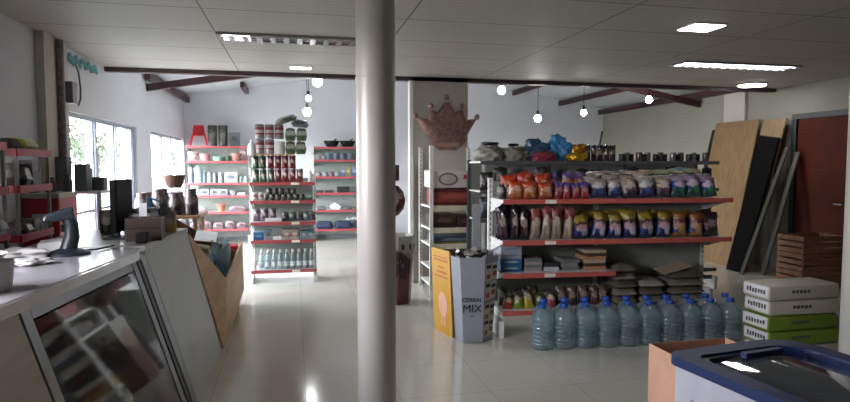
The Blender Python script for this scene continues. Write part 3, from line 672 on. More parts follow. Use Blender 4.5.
# --- big water bottles
def water_bottle():
    r, h = .091, .355
    t = T('water_bottle', 'x', 'water bottle')
    pr = [(r * .8, 0), (r * .97, .012)]
    for k in range(6): z = .03 + k * .033; pr += [(r, z), (r, z + .018), (r * .955, z + .026)]
    pr += [(r, .235), (r * .96, .262), (r * .75, .295), (r * .42, .318), (.022, .328), (.022, .342)]
    mo('bottle_body', MB().lathe(pr, n=18), WATER, t, smooth=True)
    mo('bottle_cap', MB().lathe([(.03, .335), (.032, .34), (.032, .362), (.028, .367)], n=14), mat('blue_cap', '2050b0', .4), t, smooth=True)
    mo('carry_handle', MB().tube([(-.035, 0, .322), (-.055, 0, .35), (-.03, .0, .365 - .03 + .01), (0, .028, .335)], .004, 6), mat('blue_cap', '2050b0', .4), t)
    mo('paper_label', MB().lathe([(r * 1.004, .10), (r * 1.004, .165)], n=18, cap=False), glassy('pale_label', 'e0eaf0', .05, .3, .2, 'b8ccd4'), t, smooth=True)
    return t
wb = water_bottle(); first = True
for j in (0, 1):
    for i in range(10):
        o = wb if first else copy_tree(wb); first = False
        p = G(.255 + .186 * i + (.07 if j else 0), -.285 + .175 * j, 0); o.location = p; o.rotation_euler = (0, 0, R.random() * 6)
        o['label'] = 'large clear water bottle with blue cap on the floor, %s row, %s from the left' % (('front', 'back')[j], ORD[i]); o['group'] = 'large water bottles in front of the shelving'

# ------------------------------------------------------------------ CEREAL MIX bin and the yellow board
def cereal_bin():
    t = T('cereal_bin', 'grey white cardboard display bin lettered CEREAL MIX at the end of the shelving', 'display bin', (1.5, 4.86, 0), math.radians(-6))
    def ringp(r, ry): return [(-r, -ry * .35), (-r * .75, -ry), (r * .3, -ry), (r, -ry * .35), (r, ry * .6), (-r, ry * .6)]
    b, tp = ringp(.155, .17), ringp(.205, .2); H = .73
    v = [(x, y, .005) for x, y in b] + [(x, y, H) for x, y in tp] + [(x * .97, y * .97, H) for x, y in tp] + [(x * .97, y * .97, .012) for x, y in b]
    f = []
    for k in range(6):
        q = (k + 1) % 6; f += [(k, q, 6 + q, 6 + k), (6 + k, 6 + q, 12 + q, 12 + k), (12 + k, 12 + q, 18 + q, 18 + k)]
    f += [(0, 1, 2, 3, 4, 5), (23, 22, 21, 20, 19, 18)]
    mo('bin_body', MB().add(v, f), mat('light_grey_card', '9296a0', .5, var=.03), t)
    tilt = math.atan2(.03, H)
    def on_front(me, m, x, z, name):
        o = mo(name, me, m, t); y = -(.17 + .03 * z / H) - .003; o.location = (x, y, z); o.rotation_euler = (PI / 2 + tilt, 0, 0); return o
    navy = mat('navy_print', '1a2030', .5)
    on_front(text_data('CEREAL', .05), navy, -.045, .37, 'lettering'); on_front(text_data('MIX', .095), navy, -.045, .295, 'lettering')
    on_front(text_data('—', .04), navy, -.045, .235, 'lettering')
    # printed packets on the right hand face
    A = Vector((.3 * .155, -.17)); B = Vector((.155, -.17 * .35)); A2 = Vector((.3 * .205, -.2)); B2 = Vector((.205, -.2 * .35))
    def fp(s_, z):
        k = z / H; a = A.lerp(A2, k); b_ = B.lerp(B2, k); p = a.lerp(b_, s_); nrm = Vector((b_.y - a.y, -(b_.x - a.x))).normalized() * .003; return (p.x + nrm.x, p.y + nrm.y, z)
    def quad(s0, s1, z0, z1, m, name, sh=.05):
        q = [fp(s0, z0), fp(s1, z0 + .01), fp(s1, z1 + .01), fp(s0, z1)]; mo(name, MB().add(q, [(0, 1, 2, 3)]), m, t)
    wh = mat('packet_white', 'c8c4c0', .5); rd = mat('packet_red', 'b05040', .5); ol = mat('packet_olive', '7a7a40', .5); bk = mat('packet_black', '2a2628', .5)
    for z, m in ((.54, rd), (.38, rd), (.2, ol), (.06, ol)):
        quad(.03, .97, z - .02, z + .13, wh, 'printed_packet'); 
        for a, b_, m2, zz, hh in ((.1, .45, bk, .09, .03), (.55, .9, bk, .08, .03), (.12, .42, m, .0, .04), (.58, .9, m, .02, .04)):
            q = [fp(a, z + zz), fp(b_, z + zz), fp(b_, z + zz + hh), fp(a, z + zz + hh)]; nn = Vector((fp(1, z)[1] - fp(0, z)[1], -(fp(1, z)[0] - fp(0, z)[0]), 0)).normalized() * .002
            mo('packet_print', MB().add([tuple(Vector(p) + nn) for p in q], [(0, 1, 2, 3)]), m2, t)
    hb = MB().box(.0, .07, .05, .058, .3, 1.16)
    mo('header_post', hb, mat('grey_post_card', '8f9298', .5), t)
    for k in range(6):
        a = k * 1.047; me = bag_mesh(.1, .17, .05, k % 4)
        o = put('cereal_packet', me, printed('grey_black_packet', [(0, '3a3638'), (.5, '1c1a1e'), (.8, 'a09a96')], 'c8c4c0', rough=.25), tuple(t.matrix_basis @ Vector((.11 * math.cos(a), -.03 + .08 * math.sin(a), .6 + .02 * (k % 2)))), 'dark foil packet sticking out of the CEREAL MIX bin, %s around the rim' % ORD[k], 'packet', group='packets in the CEREAL MIX bin')
        o.rotation_euler = (R.uniform(-.2, .2), R.uniform(-.3, .3), a + 1.57)
    mo('bin_false_floor', MB().prism([(x * .93, y * .93) for x, y in tp], lambda a, b_, c: (a, b_, c), .58, .59), BLACK, t)
cereal_bin()
def yellow_board():
    a = Vector((1.255, 5.2, 0.0)); b = Vector((1.335, 4.87, 0.0)); up = Vector((-.035, -.02, .76)); n = (b - a).cross(up).normalized() * -.012
    if n.x > 0: n = -n
    t = T('yellow_board', 'yellow printed foam board leaning against the left side of the CEREAL MIX bin', 'sign board')
    lift = Vector((-.02, 0, .0))
    q = [a + lift, b + lift, b + lift + up, a + lift + up]
    mo('board', MB().hexa([tuple(p) for p in q], [tuple(p - n) for p in q]), mat('yellow_card', 'c4922e', .5, var=.05), t)
    e = b - a; fn = n.normalized() * .0015
    def patch(s0, s1, z0, z1, m, name, round_=False):
        if round_:
            pts = [(.5 * (s0 + s1) + .5 * (s1 - s0) * math.cos(k * PI / 9), .5 * (z0 + z1) + .5 * (z1 - z0) * math.sin(k * PI / 9)) for k in range(18)]
        else: pts = [(s0, z0), (s1, z0), (s1, z1), (s0, z1)]
        P = [a + lift + e * s_ + up * z + fn for s_, z in pts]
        mo(name, MB().add([tuple(p) for p in P], [tuple(range(len(P)))]), m, t)
    br = mat('orange_brown_print', 'a8641c', .5); pk = mat('pale_pink_print', 'd8a890', .5)
    for s0, s1, z0, z1 in ((.12, .88, .9, .915), (.12, .9, .86, .885), (.35, .7, .78, .8), (.25, .85, .72, .745), (.15, .9, .67, .69)): patch(s0, s1, z0, z1, br, 'printed_line')
    patch(.3, .8, .2, .5, pk, 'printed_figure', True); patch(.42, .68, .3, .4, mat('pale_print', 'f0dcd0', .5), 'printed_highlight', True) if False else None
    patch(.42, .5, .1, .21, pk, 'printed_figure'); patch(.58, .66, .1, .21, pk, 'printed_figure')
yellow_board()
# floral display bin and round floral piece behind the column
FLO = printed('brown_floral', [(0, '6a3c38'), (.5, 'a08878'), (.8, 'b8b4ac')], '3c2a2c', '7a4a40', warp=.3, bscale=6, size=.3)
t = T('display_bin', 'tall tapered cardboard bin printed pale, brown and black, just right of the white column', 'display bin', (1.06, 6.33, 0))
mo('bin_body', MB().lathe([(.17, 0), (.22, .74), (.205, .74), (.2, .66), (.001, .66)], n=8), FLO, t)
mo('printed_dots', MB().lathe([(.0, 0)], n=3) if False else MB().add([(.2 * math.cos(a + d[0]), .2 * math.sin(a + d[0]) - .0, .63 + d[1]) if 0 else ((.219) * math.cos(a + d[0]), (.219) * math.sin(a + d[0]), .63 + d[1]) for a in (-1.35, -.9, -1.8, -.5) for d in [(.09 * math.cos(k), .035 * math.sin(k)) for k in (0, .9, 1.8, 2.7, 3.6, 4.5, 5.4)]], [tuple(range(7 * i, 7 * i + 7)) for i in range(4)]), mat('black_dot_print', '221c1e', .5), t)
t2 = T('floral_standee', 'round maroon floral piece on a dark post above the printed bin', 'standee', (1.04, 6.72, 0))
mo('post', MB().box(-.03, .03, -.02, .02, 0, 1.5), mat('dark_brown_post', '2e2224', .6), t2)
mo('round_head', MB().lathe([(.02, .9), (.11, .93), (.17, 1.0), (.19, 1.09), (.17, 1.19), (.11, 1.26), (.02, 1.285)], n=24, sy=.4), printed('maroon_floral', [(0, '8a6a68'), (.3, '5a2c34'), (.55, 'a89088'), (.75, '4a2830')], 'b8a098', '3a2024', warp=.4, bscale=7), t2, smooth=True, loc=(0, -.1, 0))
mo('brown_sign', MB().box(-.13, .13, -.035, -.021, 1.32, 1.5), printed('brown_sign', [(0, '4c3430'), (.7, '6a5048'), (.9, '3a2826')], 'a08878', bump=0), t2)

# ------------------------------------------------------------------ shelf under the crown
shelf_unit('wall_shelving', 'narrow beige edged shelving unit against the wall under the crown balloon', (1.53, 6.62, 0), 0, .62, .62, [0, .62], [(1.02, 0, .62, .5), (.76, 0, .62, .5), (.57, 0, .62, .5), (.3, 0, .62, .5), (.1, 0, .62, .5)], 0, 1.72, edge=CREAM, rail_h=.055, foot=.08, back=False, wing=False, front_post=True)
t = T('white_carton', 'white carton with dark oval and red logo topping the narrow wall shelving', 'carton', (1.85, 6.88, 1.235))
mo('carton_body', MB().box(-.3, .3, -.2, .2, 0, .2), mat('dull_white_card', 'c8c2ba', .6), t, bev=.004)
mo('dark_oval_print', MB().prism([(.12 * math.cos(k * PI / 10) - .1, .075 * math.sin(k * PI / 10) + .1) for k in range(20)], lambda a, b, c: (a, c, b), -.2025, -.2015), mat('grey_brown_print', '6c6460', .6), t)
mo('pale_oval_print', MB().prism([(.095 * math.cos(k * PI / 10) - .1, .055 * math.sin(k * PI / 10) + .1) for k in range(20)], lambda a, b, c: (a, c, b), -.2035, -.2026), mat('dull_white_print', 'b4aea6', .6), t)
mo('red_logo', MB().prism([(.08, .1), (.21, .105), (.22, .155), (.09, .15)], lambda a, b, c: (a, c, b), -.203, -.2015), mat('logo_red', 'b8283c', .5), t)
put('red_carton', box_mesh(.56, .34, .19, .01), printed('red_carton_p', [(0, '7a2c28'), (.2, 'a84a40'), (.8, '6a2826')], 'c86a58', bump=.2), (1.85, 6.85, 1.03), 'wide red carton on the top shelf of the narrow wall shelving, under the white carton', 'carton')
put('dark_carton', box_mesh(.3, .34, .16, .01), printed('dark_carton_p', [(0, '3a2a24'), (.6, '4c3830')], '7a5c44'), (1.7, 6.85, .765), 'dark brown carton on the second shelf of the narrow wall shelving, left one', 'carton')
put('dark_carton', box_mesh(.25, .34, .14, .01), printed('dark_carton_q', [(0, '4a2c28'), (.6, '3c3034')], '8a5a44'), (1.99, 6.85, .765), 'reddish brown carton on the second shelf of the narrow wall shelving, right one', 'carton')
put('blue_tray', box_mesh(.56, .36, .09, .01), printed('blue_tray_p', [(0, 'a8943c'), (.22, '3a4a5c'), (.7, '4c5a6c')], '8a98a4', bump=.2), (1.85, 6.85, .575), 'grey blue tray with yellow base strip on the third shelf of the narrow wall shelving', 'tray')
put('dark_carton', box_mesh(.5, .34, .17, .01), printed('dark_carton_r', [(0, '2c1e20'), (.6, '5a3a34')], '8a4a40'), (1.85, 6.85, .305), 'dark maroon carton behind the yellow board on the lower shelf', 'carton')
put('yellow_carton', box_mesh(.5, .34, .17, .01), printed('yellow_carton_p', [(0, 'b8983c'), (.6, 'a8883c')], 'a04830', bump=0), (1.85, 6.85, .105), 'yellow carton with a red mark on the bottom shelf behind the yellow board', 'carton')

# ------------------------------------------------------------------ second gondola behind
shelf_unit('rear_gondola_shelving', 'dark stocked shelving unit standing behind the snack shelving', (1.98, 6.15, 0), 0, 3.0, .5, [0, 1.0, 2.0, 3.0], [(1.54, 0, .99, .4), (1.54, 1.01, 1.99, .4), (1.54, 2.01, 3.0, .4), (1.22, 0, 3.0, .4), (.9, 0, 3.0, .4), (.25, 0, 3.0, .4)], 0, 1.56, edge=mat('grey_edge', '5a585c', .4), wing=False, post=mat('dull_post', '55585c', .5))
tz = 1.541
put('clothes_bundle', lump_mesh(.17, .13, .085, 61, .3), mat('grey_cloth', '96958f', .8, bump=.9, var=.3, scale=12), (2.14, 6.36, tz), 'grey bundle at the left end of the rear shelving', 'bundle')
put('clothes_bundle', lump_mesh(.15, .12, .08, 62, .3), mat('olive_cloth', '8e8e7c', .8, bump=.9, var=.3, scale=12), (2.45, 6.4, tz), 'olive grey bundle beside the dark blue bag', 'bundle')
put('toy_wheel', MB().lathe([(.07, 0), (.1, .015), (.1, .03), (.07, .04)], n=18).data('wheel', 0, True), BLACK, (2.14, 6.33, tz + .18), 'flat black round lid lying on the grey bundle', 'lid')
put('toy_wheel', MB().lathe([(.05, 0), (.065, .012), (.05, .03)], n=18).data('wheel', 0, True), BLACK, (2.42, 6.33, tz + .17), 'small black lid lying on the olive grey bundle', 'lid')
put('plastic_bag', lump_mesh(.15, .1, .12, 63, .3), mat('dark_blue_film', '36506c', .25, bump=.8, scale=14), (2.74, 6.44, tz), 'dark blue plastic bag bundle left of the pale blue one', 'plastic bag')
put('plastic_bag', lump_mesh(.14, .07, .055, 64, .25), mat('dark_red_film', '8a3040', .3, bump=.8, scale=14), (2.74, 6.22, tz), 'dark red plastic bundle in front of the dark blue bag', 'plastic bag')
put('plastic_bag', lump_mesh(.125, .09, .14, 65, .3), mat('sky_blue_film', '3c80b4', .25, bump=.8, scale=14), (3.0, 6.36, tz), 'bright sky blue crinkled bag standing on the rear shelving', 'plastic bag')
put('gold_packet', bag_mesh(.2, .2, .08, 2), mat('gold_foil', 'b07818', .2, .7, bump=1, scale=22), (3.2, 6.3, tz), 'crinkled gold foil packet left of the dark brown packets', 'packet')
put('gold_packet', lump_mesh(.12, .07, .05, 66, .2), mat('gold_foil_light', 'c8982c', .2, .7, bump=1, scale=22), (3.1, 5.98 + .14, tz - .0), 'small pale gold foil packet at the shelf edge under the gold one', 'packet')
for i in range(5):
    put('dark_packet', bag_mesh(.075, .19, .05, i % 4), printed('dark_brown_packet_%d' % (i % 2), [(0, ('3a3428', '4a3a28')[i % 2]), (.5, '2c2a24')], '8a7450', rough=.2), (3.33 + .08 * i, 6.32, tz), 'dark brown foil packet, %s to the right of the gold packet' % ORD[i], 'packet', R.uniform(-.2, .2), group='dark packets by the gold one')
o = put('stick', MB().tube([(0, 0, 0), (.07, 0, .36)], .012, 6).data('stick'), DARK, (3.52, 6.46, tz), 'dark stick poking up above the rear shelving', 'stick')
for i in range(16):
    c = ('4a4a4c', '8c8c8c', '2c2a2c', '6a6258')[i % 4]
    put('tin', can_mesh(.036, .09 + .02 * (i % 2)), mat('tin_' + c, c, .25, .6, var=.3, scale=30), (3.76 + .075 * i, 6.3 + .03 * (i % 3), tz), 'small dark metallic tin on the rear shelving, %s from the left' % ORD[i], 'tin', group='tins on the rear shelving')
DK = [printed('rear_goods_%d' % i, [(0, a), (.5, b)], c, warp=.2) for i, (a, b, c) in enumerate((('3a3234', '4c4244', '8a8080'), ('2c3440', '3a3a44', '6a7480'), ('4a3a38', '2c2426', '7a6660'), ('30403a', '3a3a34', '70706a')))]
for lvl, z in enumerate((1.221, .901)):
    for i in range(18):
        h = .2 + .06 * math.sin(i * 1.9 + lvl)
        put('packet', bag_mesh(.155, h, .09, i % 4), DK[(i * 7 + lvl) % 4], (2.08 + .165 * i, 6.27, z), 'dim packet on the %s level of the rear shelving, %s from the left' % (('upper', 'lower')[lvl], ORD[i]), 'packet', R.uniform(-.15, .15), group='dim packets on the %s level of the rear shelving' % ('upper', 'lower')[lvl])
# things near the top right of the snack shelving
put('teal_bag', soft_mesh(.34, .22, .17, 71), mat('teal_film', '4888a0', .3, bump=.8, scale=14), (4.2, 5.82, 1.305), 'teal blue plastic pack seen above the right end of the snack shelving', 'pack')
put('cream_box', box_mesh(.22, .16, .1), mat('pale_mint_card', 'b4bcaa', .6), (3.93, 5.66, 1.301), 'pale mint box in front of the teal pack', 'box')
shelf_unit('low_gondola_shelving', 'low grey shelving carrying the teal pack and mint box', (3.7, 5.52, 0), 0, .72, .5, [0, .72], [(1.30, 0, .72, .4), (.9, 0, .72, .4), (.3, 0, .72, .4)], 0, 1.32, edge=mat('grey_edge', '5a585c', .4), wing=False, post=mat('dull_post', '55585c', .5))

# ------------------------------------------------------------------ back shelving, centre unit
CZ = [1.28, 1.05, .78, .55, .17]; CX, CY = -.55, 7.62
shelf_unit('centre_shelving', 'freestanding red edged shelving unit left of the column, loaded with cans and glass bottles', (CX, CY, 0), 0, .8, .46, [0, .8], [(z, .0, .8, .38) for z in CZ], 0, 1.36, tags=(.5,), foot=.1)
GRN = printed('green_coffee_bag', [(0, '3c5a44'), (.5, '2c4434'), (.85, '5a6a5a')], 'b09a84', '8a8a70', size=.22); REDC = printed('red_coffee_bag', [(0, '8a2c2c'), (.5, '6a2428'), (.85, '7a5048')], 'b89484', '5a2420', size=.22)
def row(xs, y, z, me, m, name, label, cat, group, rz=0, loc0=(CX, CY)):
    for i, x in enumerate(xs):
        mm = m[i % len(m)] if isinstance(m, list) else m
        put(name, me, mm, (loc0[0] + x, loc0[1] + y, z), label.format(ORD[i % 16]) if '{' in label else label, cat, rz + R.uniform(-.05, .05), group)
ct = CZ[0] + .001
row([.06, .155, .25], .18, ct, bag_mesh(.09, .17, .08, 1), GRN, 'coffee_bag', 'green coffee bag in the bottom row of the big pile, {} from the left', 'coffee bag', 'green coffee bags')
row([.34, .43, .52, .61], .18, ct, bag_mesh(.088, .17, .08, 2), REDC, 'coffee_bag', 'red coffee bag in the bottom row of the big pile, {} from the left', 'coffee bag', 'red coffee bags')
row([.06, .15], .18, ct + .172, bag_mesh(.09, .17, .08, 3), GRN, 'coffee_bag', 'green coffee bag in the second row of the big pile, {} from the left', 'coffee bag', 'green coffee bags')
row([.25, .34, .43, .52], .18, ct + .172, bag_mesh(.088, .17, .08, 0), REDC, 'coffee_bag', 'red coffee bag in the second row of the big pile, {} from the left', 'coffee bag', 'red coffee bags')
CANP = printed('white_red_can', [(0, '9a9494'), (.3, '9c3040'), (.42, 'c8c4c4'), (.62, '8a2c3c'), (.8, '8c8888')], None, None, warp=.02, bump=0, rough=.3)
put('storage_tray', box_mesh(.5, .2, .012, 0), KRAFT, (CX + .29, CY + .18, ct + .345), 'thin cardboard tray between the coffee bags and the cans', 'tray')
zc = ct + .358
row([.12, .24], .18, zc, can_mesh(.057, .185), CANP, 'tall_can', 'white and red tall can in the lower can row, {} from the left', 'can', 'white and red cans')
row([.12, .24, .36], .18, zc + .19, can_mesh(.057, .185), CANP, 'tall_can', 'white and red tall can in the upper can row, {} from the left', 'can', 'white and red cans')
put('white_jug', bottle_mesh(.05, .19, .4), mat('white_jug', 'c8c6c2', .4), (CX + .02, CY + .18, zc - .012), 'white pump bottle at the left edge of the can pile', 'bottle')
put('paper_roll', MB().lathe([(.06, 0), (.06, .16), (.02, .16), (.02, .1), (.001, .1)], n=20).data('roll', 0, True), mat('roll_white', 'bab8b4', .7), (CX + .37, CY + .18, zc), 'white paper roll in the lower can row, right of the cans', 'paper roll')
GP = printed('green_floral_pack', [(0, '5a6a4c'), (.4, '7a806c'), (.7, '3c4a34')], 'a8a898', '48603c', warp=.3, bscale=6)
for i, (x, z, s_) in enumerate(((.5, zc, 1), (.63, zc, 1), (.5, zc + .17, 1), (.64, zc + .17, 1))):
    put('napkin_pack', soft_mesh(.145, .2, .17, 80 + i % 2), GP, (CX + x, CY + .18, z), 'green patterned pack right of the cans, %s' % ('lower left', 'lower right', 'upper left', 'upper right')[i], 'pack', group='green patterned packs')
row([.56, .67], .19, ct + .172 * 2 - .09 + .0, box_mesh(.09, .12, .1), printed('green_small_box', [(0, '44583c'), (.5, '6a7060')], 'a8a898', bump=0), 'tea_box', 'small green box under the patterned packs, {} from the left', 'box', 'small green boxes') if False else None
o = put('napkin_pack', soft_mesh(.28, .2, .09, 83), printed('white_black_pack', [(0, '8c8c88'), (.4, 'b4b4b0')], '3a4034', '5a604c', warp=.3), (CX + .46, CY + .18, zc + .4), 'white and black pack lying tilted at the very top of the pile', 'pack'); o.rotation_euler = (0, -.35, .2)
o = put('napkin_pack', soft_mesh(.22, .2, .1, 84), printed('grey_blue_pack', [(0, '5c6470'), (.4, '8c9098')], '3a4048', '6a6a60', warp=.3), (CX + .62, CY + .18, zc + .345), 'blue grey pack lying at the top right of the pile', 'pack'); o.rotation_euler = (0, .1, -.1)
put('white_bottle', bottle_mesh(.032, .16, .4), mat('cream_bottle', 'bcb8ae', .4), (CX + .745, CY + .15, ct), 'cream bottle at the right end of the loaded shelf', 'bottle')
c1 = CZ[1] + .001
DCAN = printed('dark_green_can', [(0, '2c3428'), (.4, '6a6c5c'), (.6, '2a2c28')], '6a4a40', warp=.03, bump=0)
row([.19 + .075 * i for i in range(7)], .12, c1, can_mesh(.035, .075), DCAN, 'small_can', 'small dark can in the lower row of the second shelf, {} from the left', 'can', 'small dark cans on the second shelf')
row([.23 + .075 * i for i in range(5)], .12, c1 + .077, can_mesh(.035, .075), DCAN, 'small_can', 'small dark can in the upper row of the second shelf, {} from the left', 'can', 'small dark cans on the second shelf')
row([.05, .13], .14, c1, bag_mesh(.08, .1, .05, 1), printed('white_pink_pack', [(0, 'b8a8a8'), (.5, 'c8c0bc')], '9a5a5c'), 'small_pack', 'small white and pink pack at the left of the second shelf, {} from the left', 'pack', 'white and pink packs')
row([.72], .14, c1, box_mesh(.1, .2, .09), printed('green_flat_box', [(0, '3c5a4c'), (.5, '8a9a90')], 'c8c8c0', bump=0), 'green_box', 'green and white box at the right end of the second shelf', 'box', None)
c2 = CZ[2] + .001
row([.06, .16, .26], .16, c2, bag_mesh(.1, .17, .06, 2), printed('purple_pack', [(0, '6a5468'), (.5, '4a3850'), (.8, '8a8088')], 'a8989c'), 'purple_pack', 'dull purple pack on the third shelf, {} from the left', 'pack', 'dull purple packs')
put('white_tray', box_mesh(.2, .16, .045), mat('white_card', 'c4c2c2', .5), (CX + .28, CY + .11, c2), 'low white box in front of the purple packs', 'box')
row([.42, .51, .6, .69, .76], .16, c2, bag_mesh(.1, .12, .06, 3), [printed('grey_small_pack', [(0, '5a5c5c'), (.5, '8a8888')], '4a4448'), printed('teal_small_pack', [(0, '5a7470'), (.5, '7a8a84')], 'a8aca8')], 'small_pack', 'grey and teal small pack on the third shelf, {} from the left', 'pack', 'grey and teal packs')
c3 = CZ[3] + .001
row([.09], .12, c3, box_mesh(.13, .16, .1), printed('blue_box_p', [(0, '2c5a94'), (.5, '3a70a8')], '7aa8c8', bump=0), 'blue_box', 'blue box on the fourth shelf of the centre unit', 'box', None)
row([.21], .12, c3, box_mesh(.1, .14, .13), printed('white_blue_box', [(0, 'a8a8ac'), (.7, '7a8c9c')], '5a708a', bump=0), 'white_box', 'white box right of the blue box on the fourth shelf', 'box', None)
row([.32], .12, c3, box_mesh(.1, .14, .05), mat('white_card', 'c4c2c2', .5), 'white_box', 'low white box in the middle of the fourth shelf', 'box', None)
row([.43, .54], .12, c3, box_mesh(.1, .14, .13), printed('red_white_box', [(0, 'b8b0b0'), (.3, 'a84a48'), (.6, 'b4a49c')], 'd8d4d0', bump=0), 'biscuit_box', 'red and white box on the fourth shelf, {} from the left', 'box', 'red and white boxes')
row([.65, .74], .12, c3, box_mesh(.085, .14, .11), printed('teal_white_box', [(0, '8ca8ac'), (.5, '5a8890')], 'c8d4d4', bump=0), 'tea_box', 'teal and white box on the fourth shelf, {} from the left', 'box', 'teal and white boxes')
c4 = CZ[4] + .001
BG = glassy('pale_glass_bottle', 'e0e8e8', .1, .15, .3, 'c4d4d8')
gb = T('glass_bottle', 'x', 'bottle')
mo('bottle_body', MB().lathe([(.03, 0), (.034, .01), (.034, .13), (.026, .16), (.013, .19), (.013, .215)], n=12), BG, gb, smooth=True)
mo('bottle_cap', MB().lathe([(.015, .212), (.015, .235)], n=10), mat('white_cap', 'c8c8cc', .4), gb, smooth=True)
mo('paper_label', MB().lathe([(.0345, .04), (.0345, .1)], n=12, cap=False), mat('white_label', 'c4ccd0', .5), gb, smooth=True)
for j in range(2):
    for i in range(9):
        o = gb if (i == 0 and j == 0) else copy_tree(gb)
        o.location = (CX + .12 + .078 * i, CY + .1 + .12 * j, c4); o['label'] = 'clear glass bottle with pale label on the bottom shelf, %s row, %s from the left' % (('front', 'back')[j], ORD[i]); o['group'] = 'glass bottles on the bottom shelf'
row([.035, .05], .05, c4, bottle_mesh(.03, .1, .5), mat('white_jar', 'cfcfcc', .4), 'white_pot', 'small white pot at the left end of the bottom shelf', 'pot', 'small white pots') if False else row([.035], .07, c4, bottle_mesh(.03, .13, .5), mat('white_jar', 'cfcfcc', .4), 'white_pot', 'small white pot at the left end of the bottom shelf', 'pot', None)

# ------------------------------------------------------------------ back shelving, left unit
LX, LY = -1.99, 11.72; LZ = [1.85, 1.57, 1.16, .92, .61, .28]
shelf_unit('left_back_shelving', 'red edged shelving unit against the back wall beside the windows, red child chair on top', (LX, LY, 0), 0, 1.12, .46, [0, 1.12], [(z, 0, 1.12, .38) for z in LZ], 0, 1.87)
def LR(x, y=.16): return (LX + x, LY + y)
def kid_chair():
    t = T('child_chair', 'red plastic child chair on top of the left back shelving', 'chair', (LX + .22, LY + .18, LZ[0] + .001), .15)
    mo('seat', MB().hexa([(-.13, -.12, .2), (.13, -.12, .2), (.12, .12, .2), (-.12, .12, .2)], [(-.13, -.12, .215), (.13, -.12, .215), (.12, .12, .215), (-.12, .12, .215)]), REDP, t, bev=.004)
    mo('backrest', MB().hexa([(-.12, .11, .215), (.12, .11, .215), (.12, .125, .215), (-.12, .125, .215)], [(-.09, .15, .41), (.09, .15, .41), (.09, .165, .41), (-.09, .165, .41)]), REDP, t, bev=.005)
    for sx_ in (-1, 1):
        for sy in (-1, 1): mo('leg', MB().hexa([(sx_ * .155 - .015, sy * .14 - .012, 0), (sx_ * .155 + .015, sy * .14 - .012, 0), (sx_ * .155 + .015, sy * .14 + .012, 0), (sx_ * .155 - .015, sy * .14 + .012, 0)], [(sx_ * .11 - .018, sy * .1 - .012, .2), (sx_ * .11 + .018, sy * .1 - .012, .2), (sx_ * .11 + .018, sy * .1 + .012, .2), (sx_ * .11 - .018, sy * .1 + .012, .2)]), REDP, t)
kid_chair()
PAT = printed('black_pattern_box', [(0, '4a4844'), (.5, '3c3a38'), (.9, '5a5854')], '8a8880', '6a6860', warp=.4, bscale=8, bump=0)
z = LZ[0] + .001
put('pattern_tin', MB().lathe([(.075, 0), (.085, .39), (.08, .4), (.001, .4)], n=18).data('tin', 0, True), PAT, (*LR(.47), z), 'tall dark patterned container right of the red child chair', 'container', group='dark patterned containers')
put('pattern_tin', MB().lathe([(.075, 0), (.085, .39), (.08, .4), (.001, .4)], n=18).data('tin', 0, True), PAT, (*LR(.66), z), 'tall dark patterned container left of the grey box', 'container', group='dark patterned containers')
put('grey_box', box_mesh(.18, .12, .27), printed('grey_item_box', [(0, '686c70'), (.5, '7c8084')], '4a4c50', bump=0), (*LR(.87), z), 'grey picture box at the right end of the top of the left unit', 'box')
z = LZ[1] + .001
put('floral_bag', bag_mesh(.2, .2, .1, 1), printed('pink_floral', [(0, 'b0a0a0'), (.5, 'a88888')], 'c8b8b8', '8a5a60', warp=.4, bscale=7), (*LR(.12), z), 'pink floral bag at the left of the second shelf of the left unit', 'bag')
put('pink_bowl', bowl_mesh(.1, .14), mat('pink_plastic', 'b4787c', .4), (*LR(.33), z), 'pink plastic bowl on the left back shelving', 'bowl')
put('teal_bowl', bowl_mesh(.11, .09), mat('mint_plastic', '86aca0', .4), (*LR(.56), z), 'mint green bowl on the left back shelving', 'bowl')
put('green_cup', bowl_mesh(.06, .1), mat('dark_green_plastic', '4a5c4a', .4), (*LR(.74), z), 'small dark green cup right of the mint bowl', 'cup')
put('pink_basket', bowl_mesh(.1, .15), mat('salmon_plastic', 'b88078', .4), (*LR(.88, .2), z), 'salmon pink basket on the left back shelving', 'basket')
PLT = printed('patterned_plate', [(0, '9a7474'), (.5, 'b09090')], '6a4444', 'c8b0b0', warp=.4, bscale=6)
for i, x in enumerate((.99, 1.07)):
    o = put('plate', MB().lathe([(.001, 0), (.06, 0), (.12, .018), (.12, .022), (.06, .006), (.001, .006)], n=22, sx=.8).data('plate', 0, True), PLT, (LX + x - .01, LY + .22, z + .125), 'patterned pink plate standing on edge, %s of two' % ('left', 'right')[i], 'plate', group='patterned plates'); o.rotation_euler = (PI / 2 - .15, 0, -.2)
z = LZ[2] + .001
put('dark_bottle', bottle_mesh(.05, .3, .5), mat('slate_bottle', '4c5660', .35), (*LR(.08), z), 'slate coloured bottle at the left end of the third shelf', 'bottle')
put('mint_bottle', MB().lathe([(.07, 0), (.075, .02), (.072, .27), (.05, .3), (.03, .33)], n=18).data('flask', 0, True), mat('mint_flask', '88a4a4', .35), (*LR(.2), z), 'tall mint flask on the third shelf of the left unit', 'flask')
row([.31, .4, .5, .6], .16, z, bottle_mesh(.045, .2, .6), [mat('smoke_jar', '5c666c', .3), mat('pale_jar', '8c9498', .3)], 'jar', 'grey glass jar on the third shelf of the left unit, {} from the left', 'jar', 'grey jars', loc0=(LX, LY))
put('white_carton', box_mesh(.24, .16, .2), printed('white_photo_box', [(0, 'b4b8c0'), (.4, 'c8ccd4')], '7a8090', bump=0), (*LR(.8), z), 'white carton on the third shelf of the left unit', 'carton')
row([.97, 1.06], .16, z, bottle_mesh(.045, .13, .7), mat('pale_green_jar', '94a8a0', .35), 'jar', 'pale green jar right of the white carton, {} from the left', 'jar', 'pale green jars', loc0=(LX, LY))
z = LZ[3] + .001
